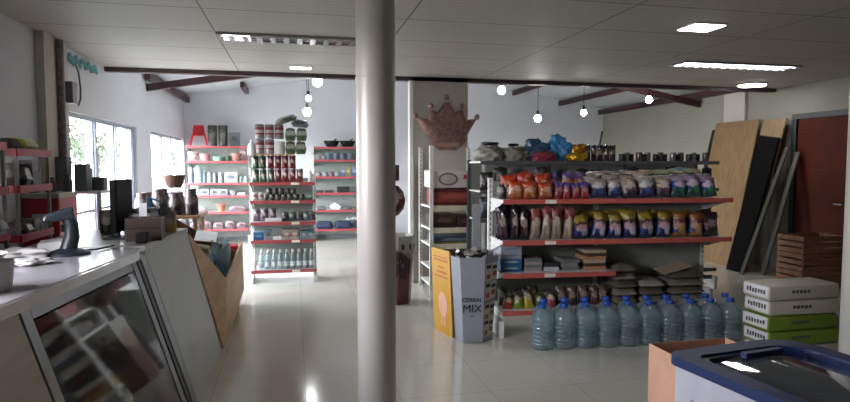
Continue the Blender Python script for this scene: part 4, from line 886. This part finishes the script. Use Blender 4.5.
put('mug_card', box_mesh(.14, .03, .2), printed('mug_card', [(0, 'b8bcc4'), (.5, 'c4c8d0')], '3a3c44', bump=0, size=.25), (*LR(.13, .1), z), 'white card box with a dark mug picture on the fourth shelf', 'box')
row([.32, .5, .65], .14, z, box_mesh(.16, .14, .12), printed('cup_box', [(0, '8c9298'), (.4, 'b8bcc0')], '4c5458', bump=0), 'cup_box', 'white and grey cup box on the fourth shelf, {} from the left', 'box', 'cup boxes', loc0=(LX, LY))
row([.82], .14, z, bowl_mesh(.07, .1), mat('grey_ceramic', '8c9090', .4), 'grey_bowl', 'grey bowl on the fourth shelf of the left unit', 'bowl', None, loc0=(LX, LY))
row([.98], .14, z, box_mesh(.14, .14, .05), mat('white_card', 'c4c2c2', .5), 'white_box', 'low white box at the right end of the fourth shelf', 'box', None, loc0=(LX, LY))
z = LZ[4] + .001
put('terracotta_pot', MB().lathe([(.06, 0), (.08, .11), (.09, .115), (.09, .14), (.08, .14), (.06, .03), (.001, .03)], n=20).data('pot', 0, True), mat('terracotta', 'a8604c', .7), (*LR(.6), z), 'terracotta plant pot on the fifth shelf of the left unit', 'plant pot')
put('striped_bag', soft_mesh(.3, .2, .1, 91), printed('pale_goods', [(0, 'a89ca0'), (.5, 'b8b4bc')], '8a6a74', warp=.3), (*LR(.2), z), 'pale soft bundle left of the terracotta pot', 'bundle')
put('striped_bag', soft_mesh(.34, .2, .11, 92), printed('pale_goods_pink', [(0, 'a08890'), (.5, 'b4a4a8')], '7a5a64', warp=.3), (*LR(.9), z), 'pinkish soft bundle right of the terracotta pot', 'bundle')
z = LZ[5] + .001
for i in range(5):
    put('soft_bundle', soft_mesh(.2, .22, .13 + .03 * (i % 2), 93 + i % 2), printed('pink_goods_%d' % (i % 2), [(0, '98787e'), (.5, 'b49ca0')], '6a4a54', warp=.3), (*LR(.12 + .215 * i), z), 'pink grey soft bundle on the bottom shelf of the left unit, %s from the left' % ORD[i], 'bundle', group='soft bundles on the bottom shelf')

# ------------------------------------------------------------------ back shelving, right unit (behind column)
RX, RY = .36, 11.72; RZ = [1.85, 1.6, 1.27, .95, .61, .23]
shelf_unit('right_back_shelving', 'red edged shelving unit against the back wall, just left of the white column', (RX, RY, 0), 0, 1.2, .46, [0, 1.2], [(z, 0, 1.2, .38) for z in RZ], 0, 1.87)
for i, x in enumerate((.36, .68)):
    o = T('frying_pan', 'dark frying pan standing on the top shelf, %s of the pair' % ('left', 'right')[i], 'pan', (RX + x, RY + .2, RZ[0] + .001), group='dark pans')
    mo('pan_body', MB().lathe([(.09, 0), (.15, .1), (.155, .13), (.145, .13), (.085, .012), (.001, .012)], n=22), BLACK, o, smooth=True)
    mo('handle', MB().tube([(.03, -.14, .12), (.08, -.2, .16)], .014, 8), BLACK, o)
def RR(x): return (RX + x, RY + .16)
z = RZ[1] + .001
row([.3, .44, .58, .72], .16, z, bowl_mesh(.065, .13), mat('slate_blue_cup', '5c6c84', .35), 'blue_cup', 'slate blue cup on the second shelf, {} from the left', 'cup', 'slate blue cups', loc0=(RX, RY))
row([.1, .2], .16, z, bowl_mesh(.05, .08), mat('grey_ceramic', '8c9090', .4), 'grey_cup', 'small grey cup left of the slate blue cups, {} from the left', 'cup', 'small grey cups', loc0=(RX, RY))
row([.9, 1.0, 1.1], .16, z, box_mesh(.09, .1, .12), printed('small_grey_box', [(0, '5c6064'), (.5, '8c9094')], 'b0b0b0', bump=0), 'small_box', 'small grey box right of the slate blue cups, {} from the left', 'box', 'small grey boxes', loc0=(RX, RY))
z = RZ[2] + .001
row([.1, .22, .34, .46], .14, z, lump_mesh(.055, .05, .05, 97, .2), [mat('mauve_item', '7c6c74', .5), mat('grey_item', '90949c', .5)], 'small_toy', 'small rounded mauve or grey item on the third shelf, {} from the left', 'toy', 'small rounded items', loc0=(RX, RY))
row([.58, .68, .8, .9], .16, z, box_mesh(.095, .12, .19), [printed('blue_game_box', [(0, '6a7c9c'), (.5, '8ca0bc')], 'c8ccd4', bump=0), printed('yellow_game_box', [(0, '9c9460'), (.5, 'b0a870')], 'd0ccb8', bump=0)], 'game_box', 'blue or yellow box standing on the third shelf, {} from the left', 'box', 'standing boxes', loc0=(RX, RY))
z = RZ[3] + .001
row([.12, .3], .16, z, box_mesh(.16, .16, .05), DARK, 'dark_tray', 'low dark box on the fourth shelf, {} from the left', 'box', 'low dark boxes', loc0=(RX, RY))
put('black_box', box_mesh(.24, .16, .12), mat('soft_black', '1e1e22', .5), (*RR(.58), z), 'black box on the fourth shelf left of the column', 'box')
put('dark_cushion', soft_mesh(.26, .2, .13, 98), mat('grey_cloth2', '55555c', .8), (*RR(.92), z), 'grey cushion next to the column on the fourth shelf', 'cushion')
z = RZ[4] + .001
put('white_cloth', lump_mesh(.11, .09, .06, 99, .25), mat('white_cloth', 'cacad0', .8), (*RR(.42), z), 'crumpled white cloth on the fifth shelf left of the column', 'cloth')
row([.15, .66, .9], .16, z, soft_mesh(.2, .2, .07, 41), mat('slate_cloth', '5e6068', .8), 'folded_cloth', 'folded slate cloth on the fifth shelf, {} from the left', 'cloth', 'folded slate cloths', loc0=(RX, RY))
z = RZ[5] + .001
for i in range(3): put('navy_roll', soft_mesh(.36, .28, .16, 42), mat('navy_fabric', '27304a', .8), (*RR(.2 + .38 * i), z), 'folded navy fabric on the bottom shelf, %s from the left' % ORD[i], 'fabric', group='navy fabrics')
nb = MB(); r_ = random.Random(4)
for k in range(14): nb.tube([(r_.uniform(-.15, .15), r_.uniform(-.1, .1), .01), (r_.uniform(-.15, .15), r_.uniform(-.1, .1), .06)], .006, 5)
tag(mo('white_netting', nb, WHITE, loc=(RX + .75, RY + .16, z + .16)), 'white netting on the navy fabric at the bottom shelf near the column', 'netting')
# goods shelf seen between the column and the white pipe
shelf_unit('partition_shelving', 'shelving against the partition, glimpsed between the column and the crown wall', (1.66, 8.1, 0), 0, .4, .5, [0, .4], [(z, 0, .4, .4) for z in (1.7, 1.35, 1.05)], 0, 2.4)
for lv, z in enumerate((1.701, 1.351, 1.051)):
    for i in range(4):
        put('bagged_goods', bag_mesh(.1, .26, .08, (i + lv) % 4), printed('pale_pink_goods_%d' % (lv % 2), [(0, ('8a5a60', '7a3a40')[lv % 2]), (.5, 'a8a0a0')], 'c8c0bc', '5a3034', warp=.3), (1.71 + .1 * i, 8.28, z), 'pale maroon bag, %s shelf right of the column, %s from the left' % (('top', 'middle', 'lower')[lv], ORD[i]), 'bag', group='bags glimpsed right of the column')

# ------------------------------------------------------------------ serving counter at left
STONE = mat('pale_stone_top', '8a888c', .22, var=.08, scale=5)
def cx_front(y): return -1.165 + (y - 1.0) * .0945     # front edge of the worktop
def counter():
    t = T('serving_counter', 'long counter with pale stone top and sloping glass front at the left', 'counter')
    pts = [(cx_front(.9), .9), (cx_front(3.72), 3.72), (cx_front(3.83) - .025, 3.83), (cx_front(3.87) - .1, 3.88), (-1.62, 3.9), (-1.62, .9)]
    mo('worktop', MB().prism(pts, lambda a, b, c: (a, b, c), .962, 1.0), STONE, t, bev=.006)
    ep = [(x + (.006 if i < 3 else 0), y) for i, (x, y) in enumerate(pts)]
    mo('worktop_edge', MB().prism([(cx_front(.9) + .012, .9), (cx_front(3.72) + .012, 3.72), (cx_front(3.72) + .002, 3.72), (cx_front(.9) + .002, .9)], lambda a, b, c: (a, b, c), .945, .995), mat('steel_edge', 'b8b8ba', .25, .7), t)
    # slope helper: s along y, k from top(0) to floor(1)
    def sp(y, k, off=0): return (cx_front(y) - .01 + .29 * k + off, y, .955 - .955 * k)
    def slab(y0, y1, k0, k1, th, m, name, off=0, parent=None):
        q = [sp(y0, k0, off), sp(y1, k0, off), sp(y1, k1, off), sp(y0, k1, off)]; b_ = [(x - th, y, z) for x, y, z in q]
        return mo(name, MB().hexa(b_, q), m, parent or t)
    slab(.9, 2.48, .0, 1.0, .02, wood('pale_board', 'a39a8a', 'b0a898', .5, 1.5, 1), 'front_panel')
    ALU = mat('aluminium_frame', '8e9294', .35, .7)
    slab(2.56, 3.62, .07, .93, .006, glassy('counter_glass', 'd0d4d6', .16, .05, .1, '8c9496'), 'front_glass')
    fr = mo('glass_frame', MB(), ALU, t) if False else None
    slab(2.49, 2.55, 0, 1, .03, ALU, 'frame_upright', .004); slab(3.63, 3.69, 0, 1, .03, ALU, 'frame_upright', .004); slab(3.72, 3.76, 0, 1, .03, mat('dark_gasket', '3c3e40', .4), 'frame_gasket', .002); slab(3.78, 3.86, 0, 1, .03, ALU, 'frame_upright', .003)
    slab(2.56, 3.62, 0, .06, .03, ALU, 'frame_rail', .002); slab(2.56, 3.62, .94, 1, .03, ALU, 'frame_rail', .002)
    mo('inner_shelf', MB().box(-1.59, -1.06, 2.56, 3.62, .6, .615), CLEAR, t)
    mo('cabinet_floor', MB().box(-1.59, -.86, 2.56, 3.62, .08, .12), mat('cabinet_dark', '3a3c3e', .5), t)
    mo('cabinet_back', MB().box(-1.62, -1.6, .92, 3.82, .0, .96), mat('cabinet_back', '5a5c5e', .5), t)
    mo('end_wall', MB().hexa([(-1.59, 3.83, 0), (-.64, 3.83, 0), (-.64, 3.86, 0), (-1.59, 3.86, 0)], [(-1.59, 3.83, .95), (-.96, 3.83, .95), (-.96, 3.86, .95), (-1.59, 3.86, .95)]), mat('cabinet_back', '5a5c5e', .5), t)
    r = random.Random(9)
    cl = ['9c8a3a', '3a5a8a', 'a04038', '8a8a84', '4a6a4a', 'b0a890', '5a3a54', 'a86a38']
    for lv, (z, xf) in enumerate(((.616, -1.13), (.121, -.98))):
        for j in range(2):
            for i in range(7):
                c = cl[(i * 3 + j + lv * 5) % 8]
                put('counter_packet', soft_mesh(.13, .16, .09 if lv == 0 else .13, i % 3), printed('cp_' + c, [(0, c), (.6, '4a4a4a')], 'b8b4a8', warp=.2), (xf - .22 * j, 2.64 + .145 * i, z), 'colourful packet behind counter glass, %s shelf, %s row, %s from near end' % (('upper', 'lower')[lv], ('front', 'rear')[j], ORD[i]), 'packet', r.uniform(-.2, .2), group='packets behind the counter glass, %s %s' % (('upper', 'lower')[lv], ('front', 'rear')[j]))
counter()
def white_cabinet():
    t = T('white_display_cabinet', 'white slant sided cabinet at the far end of the stone counter', 'cabinet')
    y0, y1 = 3.93, 4.97
    mo('cabinet_top', MB().hexa([(-1.62, y0, .965), (-.915, y0, .965), (-.84, y1, .965), (-1.62, y1, .965)], [(-1.62, y0, 1.0), (-.915, y0, 1.0), (-.84, y1, 1.0), (-1.62, y1, 1.0)]), mat('white_top', 'a8a8a4', .3), t)
    mo('slant_panel', MB().hexa([(-.66, y0, 0), (-.63, y0, 0), (-.6, y1, 0), (-.63, y1, 0)], [(-.95, y0, .964), (-.92, y0, .964), (-.845, y1, .964), (-.875, y1, .964)]), mat('white_laminate', 'aeb2ae', .35, var=.04), t)
    mo('cabinet_body', MB().hexa([(-1.6, y0 + .02, 0), (-.67, y0 + .02, 0), (-.64, y1 - .02, 0), (-1.6, y1 - .02, 0)], [(-1.6, y0 + .02, .96), (-.96, y0 + .02, .96), (-.89, y1 - .02, .96), (-1.6, y1 - .02, .96)]), mat('white_laminate', 'aeb2ae', .35, var=.04), t)
    mo('edge_strip', MB().hexa([(-.627, y1, 0), (-.597, y1, 0), (-.597, y1 + .012, 0), (-.627, y1 + .012, 0)], [(-.872, y1, .964), (-.842, y1, .964), (-.842, y1 + .012, .964), (-.872, y1 + .012, .964)]), mat('grey_edge_strip', '6c6c68', .5), t)
white_cabinet()
def produce_stand():
    t = T('produce_stand', 'wooden produce stand with a V notched side board beyond the white cabinet', 'produce stand')
    WD = wood('honey_board', 'b8946a', 'c8a478', .5, 1.2, 1); WD2 = wood('brown_board', '7c5c40', '8c6a4a', .5, 1.2, 1)
    X = -.585
    pr = [(5.0, .0), (5.0, .93), (5.08, .86), (5.42, .45), (6.55, .62), (6.55, .17)]
    A, B, C, D, E, F_ = (-.585, 5.0, 0), (-.84, 5.0, .95), (-.6, 5.45, .48), (-.58, 5.42, 0), (-.562, 6.6, .67), (-.552, 6.6, .16)
    sh = lambda p: (p[0] - .02, p[1], p[2])
    mo('side_board', MB().hexa([sh(p) for p in (A, D, C, B)], [A, D, C, B]), WD, t)
    mo('side_board', MB().hexa([sh(p) for p in (D, F_, E, C)], [D, F_, E, C]), WD, t)
    mo('end_board', MB().box(-1.5, X - .021, 6.58, 6.6, .0, .66), WD2, t)
    mo('leg', MB().box(X - .1, X - .022, 6.48, 6.57, 0, .3), WD2, t); mo('leg', MB().box(X - .22, X - .14, 5.1, 5.2, 0, .38), WD2, t)
    mo('tray_floor', MB().box(-1.47, -.715, 5.02, 6.57, .4, .42), WD2, t)
    mo('back_board', MB().hexa([(-1.5, 5.02, .32), (-1.48, 5.02, .32), (-1.48, 6.57, .32), (-1.5, 6.57, .32)], [(-1.5, 5.02, 1.0), (-1.48, 5.02, 1.0), (-1.48, 6.57, 1.0), (-1.5, 6.57, 1.0)]), WD2, t)
    mo('sloping_divider', MB().hexa([(-1.47, 6.3, .4201), (-.61, 6.3, .4201), (-.61, 6.32, .4201), (-1.47, 6.32, .4201)], [(-1.47, 6.3, 1.15), (-.61, 6.3, .6), (-.61, 6.32, .6), (-1.47, 6.32, 1.15)]), WD2, t)
    zf = .421
    k = 0
    r = random.Random(2)
    # crates of fruit and veg
    for (cx, cy, c, lb) in ((-1.18, 5.28, '8a9a30', 'green'), (-1.18, 5.75, 'b0a03c', 'yellow')):
        put('produce_crate', MB().box(-.2, .2, -.2, .2, 0, .02).box(-.2, .2, -.2, -.185, .02, .42).box(-.2, .2, .185, .2, .02, .42).box(-.2, -.185, -.185, .185, .02, .42).box(.185, .2, -.185, .185, .02, .42).data('crate'), CR, (cx, cy, zf), 'brown crate of %s fruit in the wooden stand' % lb, 'crate')
        put('crate_liner', box_mesh(.36, .36, .36), KRAFT, (cx, cy, zf + .021), 'cardboard liner under the %s fruit in the wooden stand' % lb, 'carton')
        for i in range(16):
            put('fruit', lump_mesh(.045, .04, .04, 7, .05, 2), mat('fruit_%s_%d' % (lb, i % 3), (c, '5a7a2c', 'a86030')[i % 3], .5), (cx - .13 + .087 * (i % 4), cy - .13 + .087 * (i // 4), zf + .382), 'small %s fruit in the crate of %s fruit, %s row, %s from window' % (('pale', 'dark green', 'orange')[i % 3], lb, ORD[i // 4], ORD[i % 4]), 'fruit', group='%s in the %s crate' % (('pale fruit', 'dark green fruit', 'orange fruit')[i % 3], lb))
    for i in range(3):
        put('blue_pack', soft_mesh(.2, .26, .13, 44), mat('blue_film_pack', '2c4c78', .3, bump=.6), (-.85, 5.3 + .27 * i, zf), 'blue plastic pack in the wooden stand, %s from the near end' % ORD[i], 'pack', group='blue packs in the wooden stand')
        put('blue_pack', soft_mesh(.2, .26, .13, 44), mat('pale_blue_film_pack', '6888a8', .3, bump=.6), (-.85, 5.3 + .27 * i, zf + .13), 'pale blue plastic pack lying on the blue packs, %s from the near end' % ORD[i], 'pack', group='pale blue packs in the wooden stand')
    for i, (x, y, c, n_) in enumerate(((-.9, 5.2, '9aa83c', 'yellow green'), (-.86, 5.38, '7a9438', 'leafy green'), (-.98, 5.36, 'c8b04a', 'yellow'), (-.84, 5.6, 'b8b8b0', 'white'), (-.95, 5.7, 'a86a3c', 'orange brown'))):
        o = put('produce_bag', soft_mesh(.15, .17, .1, 130 + i), printed('produce_' + c, [(0, c), (.5, '8a8c50')], 'd8d4b0', '5a7a3a', warp=.3), (x, y, zf + .262 + (.03 if i == 2 else 0)), n_ + ' produce bag heaped near the cabinet end of the wooden stand', 'produce bag', .4 * i); o.rotation_euler = (.2, -.2, .5 * i)
    for i in range(8):
        put('clear_bottle', bottle_mesh(.042, .36, .35), glassy('clear_bottle', 'dce6e8', .1, .12, .25, 'c4d4dc'), (-.68 - .1 * (i % 2), 6.2 - .095 * (i // 2), zf), 'clear empty bottle in the wooden stand, %s row, %s from the far end' % (('aisle side', 'inner')[i % 2], ORD[i // 2]), 'bottle', group='clear bottles in the wooden stand')
    o = put('paper_sheet', MB().box(-.1, .1, -.2, .2, 0, .004).data('sheet'), mat('white_sheet', 'c4c4c0', .6), (-.86, 6.1, .8), 'large white sheet lying tilted over the goods in the wooden stand', 'paper'); o.rotation_euler = (.14, .12, .1)
    for i, (x, y) in enumerate(((-.64, 6.4), (-.64, 6.51))):
        tt = T('red_lidded_jar', 'jar with red lid at the far end of the wooden stand, %s' % ('nearer one', 'farther one')[i], 'jar', (x, y, zf))
        mo('jar_body', MB().lathe([(.04, 0), (.042, .01), (.042, .2), (.035, .215)], n=14), mat('tan_jar', '9a8a7c', .4), tt, smooth=True); mo('jar_lid', MB().lathe([(.044, .205), (.044, .24)], n=14), REDP, tt, smooth=True)
    # dark jars and baskets standing behind, on top of the back board shelf
produce_stand()
t = T('side_table', 'small dark table between the white cabinet and the windows carrying dark jars', 'table', (-1.35, 6.95, 0))
mo('tabletop', MB().box(-.35, .35, -.3, .3, .93, .96), wood('brown_board', '7c5c40', '8c6a4a'), t)
for a in (-.32, .28):
    for b in (-.27, .23): mo('leg', MB().box(a, a + .04, b, b + .04, 0, .93), wood('brown_board', '7c5c40', '8c6a4a'), t)
JARD = printed('dark_mesh_jar', [(0, '4c4040'), (.5, '6a5c5c')], '988c8c', '3a2c2c', warp=.3, bscale=8)
for i in range(7):
    put('dark_jar', bottle_mesh(.075, .24 + .04 * (i % 2), .7), JARD, (-1.6 + .165 * (i % 4), 6.8 + .2 * (i // 4), .961), 'dark mottled jar on the side table, %s row, %s from the left' % (('front', 'back')[i // 4], ORD[i % 4]), 'jar', group='dark jars on the side table')
put('brown_basket', bowl_mesh(.12, .14), mat('wicker_brown', '5a4034', .8, bump=.8, scale=60), (-1.3, 6.95, 1.25), 'brown wicker basket resting on the dark jars', 'basket')

# ------------------------------------------------------------------ things on the counters
z0 = 1.001
def scanner():
    t = T('barcode_scanner', 'dark blue grey handheld scanner on its stand on the stone counter', 'scanner', (-1.24, 3.62, z0), .35)
    m = mat('slate_plastic', '1c242a', .4)
    mo('base', MB().lathe([(.1, 0), (.1, .012), (.06, .03), (.03, .04)], n=20, sx=1.1), m, t, smooth=True)
    mo('stem', MB().tube([(.0, 0, .03), (.02, 0, .1), (.02, 0, .17), (-.0, 0, .22)], .042, 12, taper=.75), m, t, smooth=True)
    mo('scanner_head', MB().hexa([(-.12, -.035, .185), (.04, -.04, .2), (.04, .04, .2), (-.12, .035, .185)], [(-.11, -.03, .225), (.03, -.035, .27), (.03, .035, .27), (-.11, .03, .225)]), m, t, bev=.012)
    mo('trigger', MB().box(-.03, -.015, -.01, .01, .13, .17), BLACK, t)
    mo('cable', MB().tube([(.06, 0, .02), (.14, .05, .012), (.2, .15, .01), (.24, .2, .01)], .006, 6), BLACK, t)
scanner()
def monitor():
    t = T('monitor', 'black flat monitor seen from behind on the counter', 'monitor', (-1.16, 4.38, z0), math.radians(88))
    mo('screen_housing', MB().box(-.18, .18, -.02, .02, .05, .4), mat('monitor_black', '121314', .7, spec=.15), t, bev=.008)
    mo('stand_post', MB().box(-.03, .03, .02, .045, .01, .2), BLACK, t); mo('stand_foot', MB().box(-.1, .1, -.07, .09, 0, .012), BLACK, t)
    mo('screen', MB().box(-.155, .155, -.0215, -.0201, .07, .38), mat('screen_glass', '0a0c10', .6, spec=.15), t)
monitor()
t = T('receipt_printer', 'pale grey till box with a white receipt on the counter right of the monitor', 'printer', (-1.03, 4.42, z0), -.1)
mo('printer_body', MB().box(-.07, .07, -.09, .09, 0, .17), mat('pale_grey_plastic', '8c8c90', .4), t, bev=.01); mo('paper_cover', MB().box(-.06, .06, -.05, .08, .17, .2), DARK, t, bev=.005); mo('receipt', MB().box(.0, .05, -.092, -.09, .1, .24), mat('white_paper', 'e8e8ee', .5), t)
t = T('wooden_box', 'brown wooden box holding small goods on the white cabinet', 'box', (-.98, 4.24, z0), .05)
mo('box_body', MB().box(-.11, .11, -.08, -.07, .015, .15).box(-.11, .11, .07, .08, .015, .15).box(-.11, -.1, -.07, .07, .015, .15).box(.1, .11, -.07, .07, .015, .15).box(-.11, .11, -.08, .08, 0, .014), wood('box_brown', '33261b', '423122', .6, 2, 0), t)
mo('box_groove', MB().box(-.1, .1, -.0815, -.0802, .08, .086), BLACK, t)
for i in range(5): put('small_sachet', bag_mesh(.05, .12, .03, i % 4), printed('sachet_%d' % (i % 3), [(0, ('8a7a3a', 'b8b4b0', '6a5040')[i % 3]), (.5, 'a8a49c')], '4a4440'), (-1.06 + .04 * i, 4.24 + .01 * i, z0 + .02), 'small sachet standing in the wooden box, %s from the left' % ORD[i], 'sachet', group='sachets in the wooden box')
put('black_adapter', box_mesh(.07, .06, .07, .01), BLACK, (-.96, 4.06, z0), 'small black device on the white cabinet in front of the wooden box', 'device')
t = T('blue_jug', 'blue plastic jug with narrow neck on the white cabinet near the windows', 'jug', (-1.09, 4.86, z0))
mo('jug_body', MB().lathe([(.07, 0), (.075, .02), (.07, .13), (.04, .19), (.02, .22), (.022, .25)], n=18), mat('blue_jug', '3c6c8c', .35), t, smooth=True); mo('jug_handle', MB().tube([(.022, 0, .24), (.07, 0, .22), (.075, 0, .15)], .008, 8), mat('blue_jug', '3c6c8c', .35), t)
for i, (x, y, c, n_) in enumerate(((-1.22, 4.82, 'a04040', 'red'), (-.99, 4.9, '8a3a3c', 'dark red'), (-.93, 4.72, 'a89040', 'yellow'), (-1.34, 4.7, '3a3438', 'dark'))):
    put('sweet_tub', can_mesh(.055, .15 + .02 * (i % 2)), printed('tub_' + c, [(0, c), (.6, '8a8480')], 'b8b0a8', bump=0), (x, y, z0), n_ + ' topped tub standing on the white cabinet near the blue jug', 'tub')
put('card_reader', MB().hexa([(-.07, -.05, 0), (.07, -.05, 0), (.07, .05, 0), (-.07, .05, 0)], [(-.06, -.04, .05), (.08, -.04, .06), (.08, .05, .07), (-.06, .05, .06)]).data('dispenser', .004), mat('white_abs', 'c8c8c8', .35), (-1.39, 3.8, z0), 'white rounded box on the stone counter left of the scanner', 'box', .2)
for i, (x, y, s_) in enumerate(((-1.46, 3.55, 1), (-1.3, 3.3, .7), (-1.48, 3.25, .8))):
    put('crumpled_bag', lump_mesh(.13 * s_, .1 * s_, .025 * s_, 110 + i, .25), mat('crumpled_white', 'a8a6a4', .6, bump=.8, scale=18), (x, y, z0), ('largest', 'middle', 'smallest')[i] + ' crumpled white bag lying on the stone counter', 'plastic bag')
put('white_bowl', bowl_mesh(.1, .03), mat('white_abs', 'c8c8c8', .35), (-1.22, 2.62, z0 + .12), 'white bowl on top of the white tub at the left edge', 'bowl')
put('white_tub', MB().lathe([(.1, 0), (.11, .02), (.12, .118), (.1, .12)], n=22).data('tub', 0, True), mat('cloudy_white', 'a8a8a6', .4), (-1.22, 2.62, z0), 'cloudy white tub on the stone counter at the left edge of the photo', 'tub')

# ------------------------------------------------------------------ left wall shelves
def wall_rack(x0, x1, y0, y1, levels, label, hgt):
    t = T('wall_rack', label, 'shelving', (x0, y0, 0)); w = x1 - x0; L = y1 - y0
    for a in (0.0, w - .018):
        for b in (0.0, L - .018): mo('post', MB().box(a, a + .018, b, b + .018, 0, hgt), mat('grey_rack_post', '77746f', .5), t)
    for z in levels:
        s = mo('shelf_board', MB().box(0, w, 0, L, z - .02, z), METALW, t)
        mo('price_rail', MB().box(w + .0005, w + .012, 0, L, z - .035, z + .012).box(0, w, -.012, -.0005, z - .035, z + .012), mat('bright_red_edge', 'a82430', .4), s)
wall_rack(XL + .01, -1.68, 4.12, 4.62, [1.05, 1.36, 1.59], 'red edged wall rack behind the counter, farther of the two', 1.6)
wall_rack(XL + .01, -1.65, 3.3, 3.9, [1.1, 1.36, 1.62], 'red edged wall rack behind the counter, nearer one at the left edge', 1.62)
gc = [('7c8088', 'grey'), ('4c5258', 'dark grey'), ('a8a8ac', 'pale'), ('6a5c54', 'brown'), ('3c4048', 'black')]
def rackgoods(xc, y0, z, n, dy, hh, where):
    for i in range(n):
        c, nme = gc[(i * 3 + int(z * 10)) % 5]
        k = (i + int(z * 10)) % 3
        me = (box_mesh(.12, dy * .85, hh), can_mesh(dy * .42, hh * .9), soft_mesh(.14, dy * .9, hh * .8, i % 3))[k]
        put(('small_carton', 'small_tin', 'small_packet')[k], me, printed('rg_' + c, [(0, c), (.55, '8a8886')], 'b4b0ac', bump=0), (xc, y0 + dy * (i + .5), z), '%s %s on the %s, %s from near end' % (nme, ('carton', 'tin', 'packet')[k], where, ORD[i]), ('carton', 'tin', 'packet')[k], group='goods on the ' + where)
rackgoods(-1.76, 4.16, 1.051, 4, .11, .09, 'lowest shelf of the farther wall rack')
rackgoods(-1.76, 4.16, 1.361, 4, .11, .17, 'middle shelf of the farther wall rack')
rackgoods(-1.69, 3.34, 1.101, 4, .13, .12, 'lowest shelf of the nearer wall rack')
put('yellow_bag', soft_mesh(.16, .26, .09, 120), mat('yellow_film', '9c9430', .4, bump=.6), (-1.78, 4.4, 1.591), 'yellow soft bag on top of the farther wall rack', 'bag')
put('dark_roll', soft_mesh(.15, .16, .08, 121), mat('dark_cloth', '3c3c38', .8), (-1.78, 4.2, 1.591), 'dark bundle beside the yellow bag on the wall rack', 'bundle')
put('dark_bundle', soft_mesh(.2, .3, .08, 122), mat('dark_cloth', '3c3c38', .8), (-1.76, 3.7, 1.621), 'dark bundle on top of the nearer wall rack', 'bundle')
put('green_jug', bottle_mesh(.09, .22, .5), mat('pale_green_jug', '7c9088', .4), (-1.72, 3.72, 1.361), 'pale green jug on the middle shelf of the nearer wall rack', 'jug')
t = T('red_cooler', 'red drinks cooler with a white label standing behind the counter', 'cooler', (-1.93, 5.3, 0))
mo('cooler_body', MB().box(-.13, .13, -.2, .2, 0, 1.24), mat('cooler_red', 'a02428', .35), t, bev=.01)
mo('white_label', MB().box(-.06, .06, -.2025, -.2005, .98, 1.12), mat('white_label', 'c4ccd0', .5), t); mo('white_label', MB().box(.1305, .1325, -.1, .1, .98, 1.12), mat('white_label', 'c4ccd0', .5), t)
mo('cooler_lid', MB().box(-.134, .134, -.205, .205, 1.241, 1.28), mat('cream_lid', 'b0a89c', .4), t, bev=.008)
for i in range(3): put('dark_jar', bottle_mesh(.04, .1 + .02 * i, .6), mat('smoky_jar', '4a4448', .35), (-2.01 + .085 * i, 5.2 + .1 * i, 1.281), 'dark jar on the red cooler, %s from the left' % ORD[i], 'jar')
t = T('white_stand', 'white slim framed stand by the left window holding grey boxes', 'stand', (-1.84, 5.82, 0))
for a in (-.2, .17):
    for b in (-.25, .22): mo('leg', MB().box(a, a + .03, b, b + .03, 0, 1.25), METALW, t)
mo('stand_top', MB().box(-.2, .2, -.25, .25, 1.251, 1.27), METALW, t); mo('stand_shelf', MB().box(-.17, .17, -.22, .22, .6, .62), METALW, t)
for i, (dx, dy, h, c, n_) in enumerate(((-.12, -.15, .3, '5c6468', 'tall slate box, leftmost'), (.0, -.05, .24, '6c7478', 'mid height grey box, second from the left'), (.1, .08, .12, '4c4a4c', 'low dark box, third from the left'), (-.05, .17, .2, '7c8488', 'pale grey box, rear one'))):
    put('grey_box', box_mesh(.1, .12, h), mat('gb_' + c, c, .5), (-1.84 + dx, 5.82 + dy, 1.271), n_ + ' on the white stand by the window', 'box')
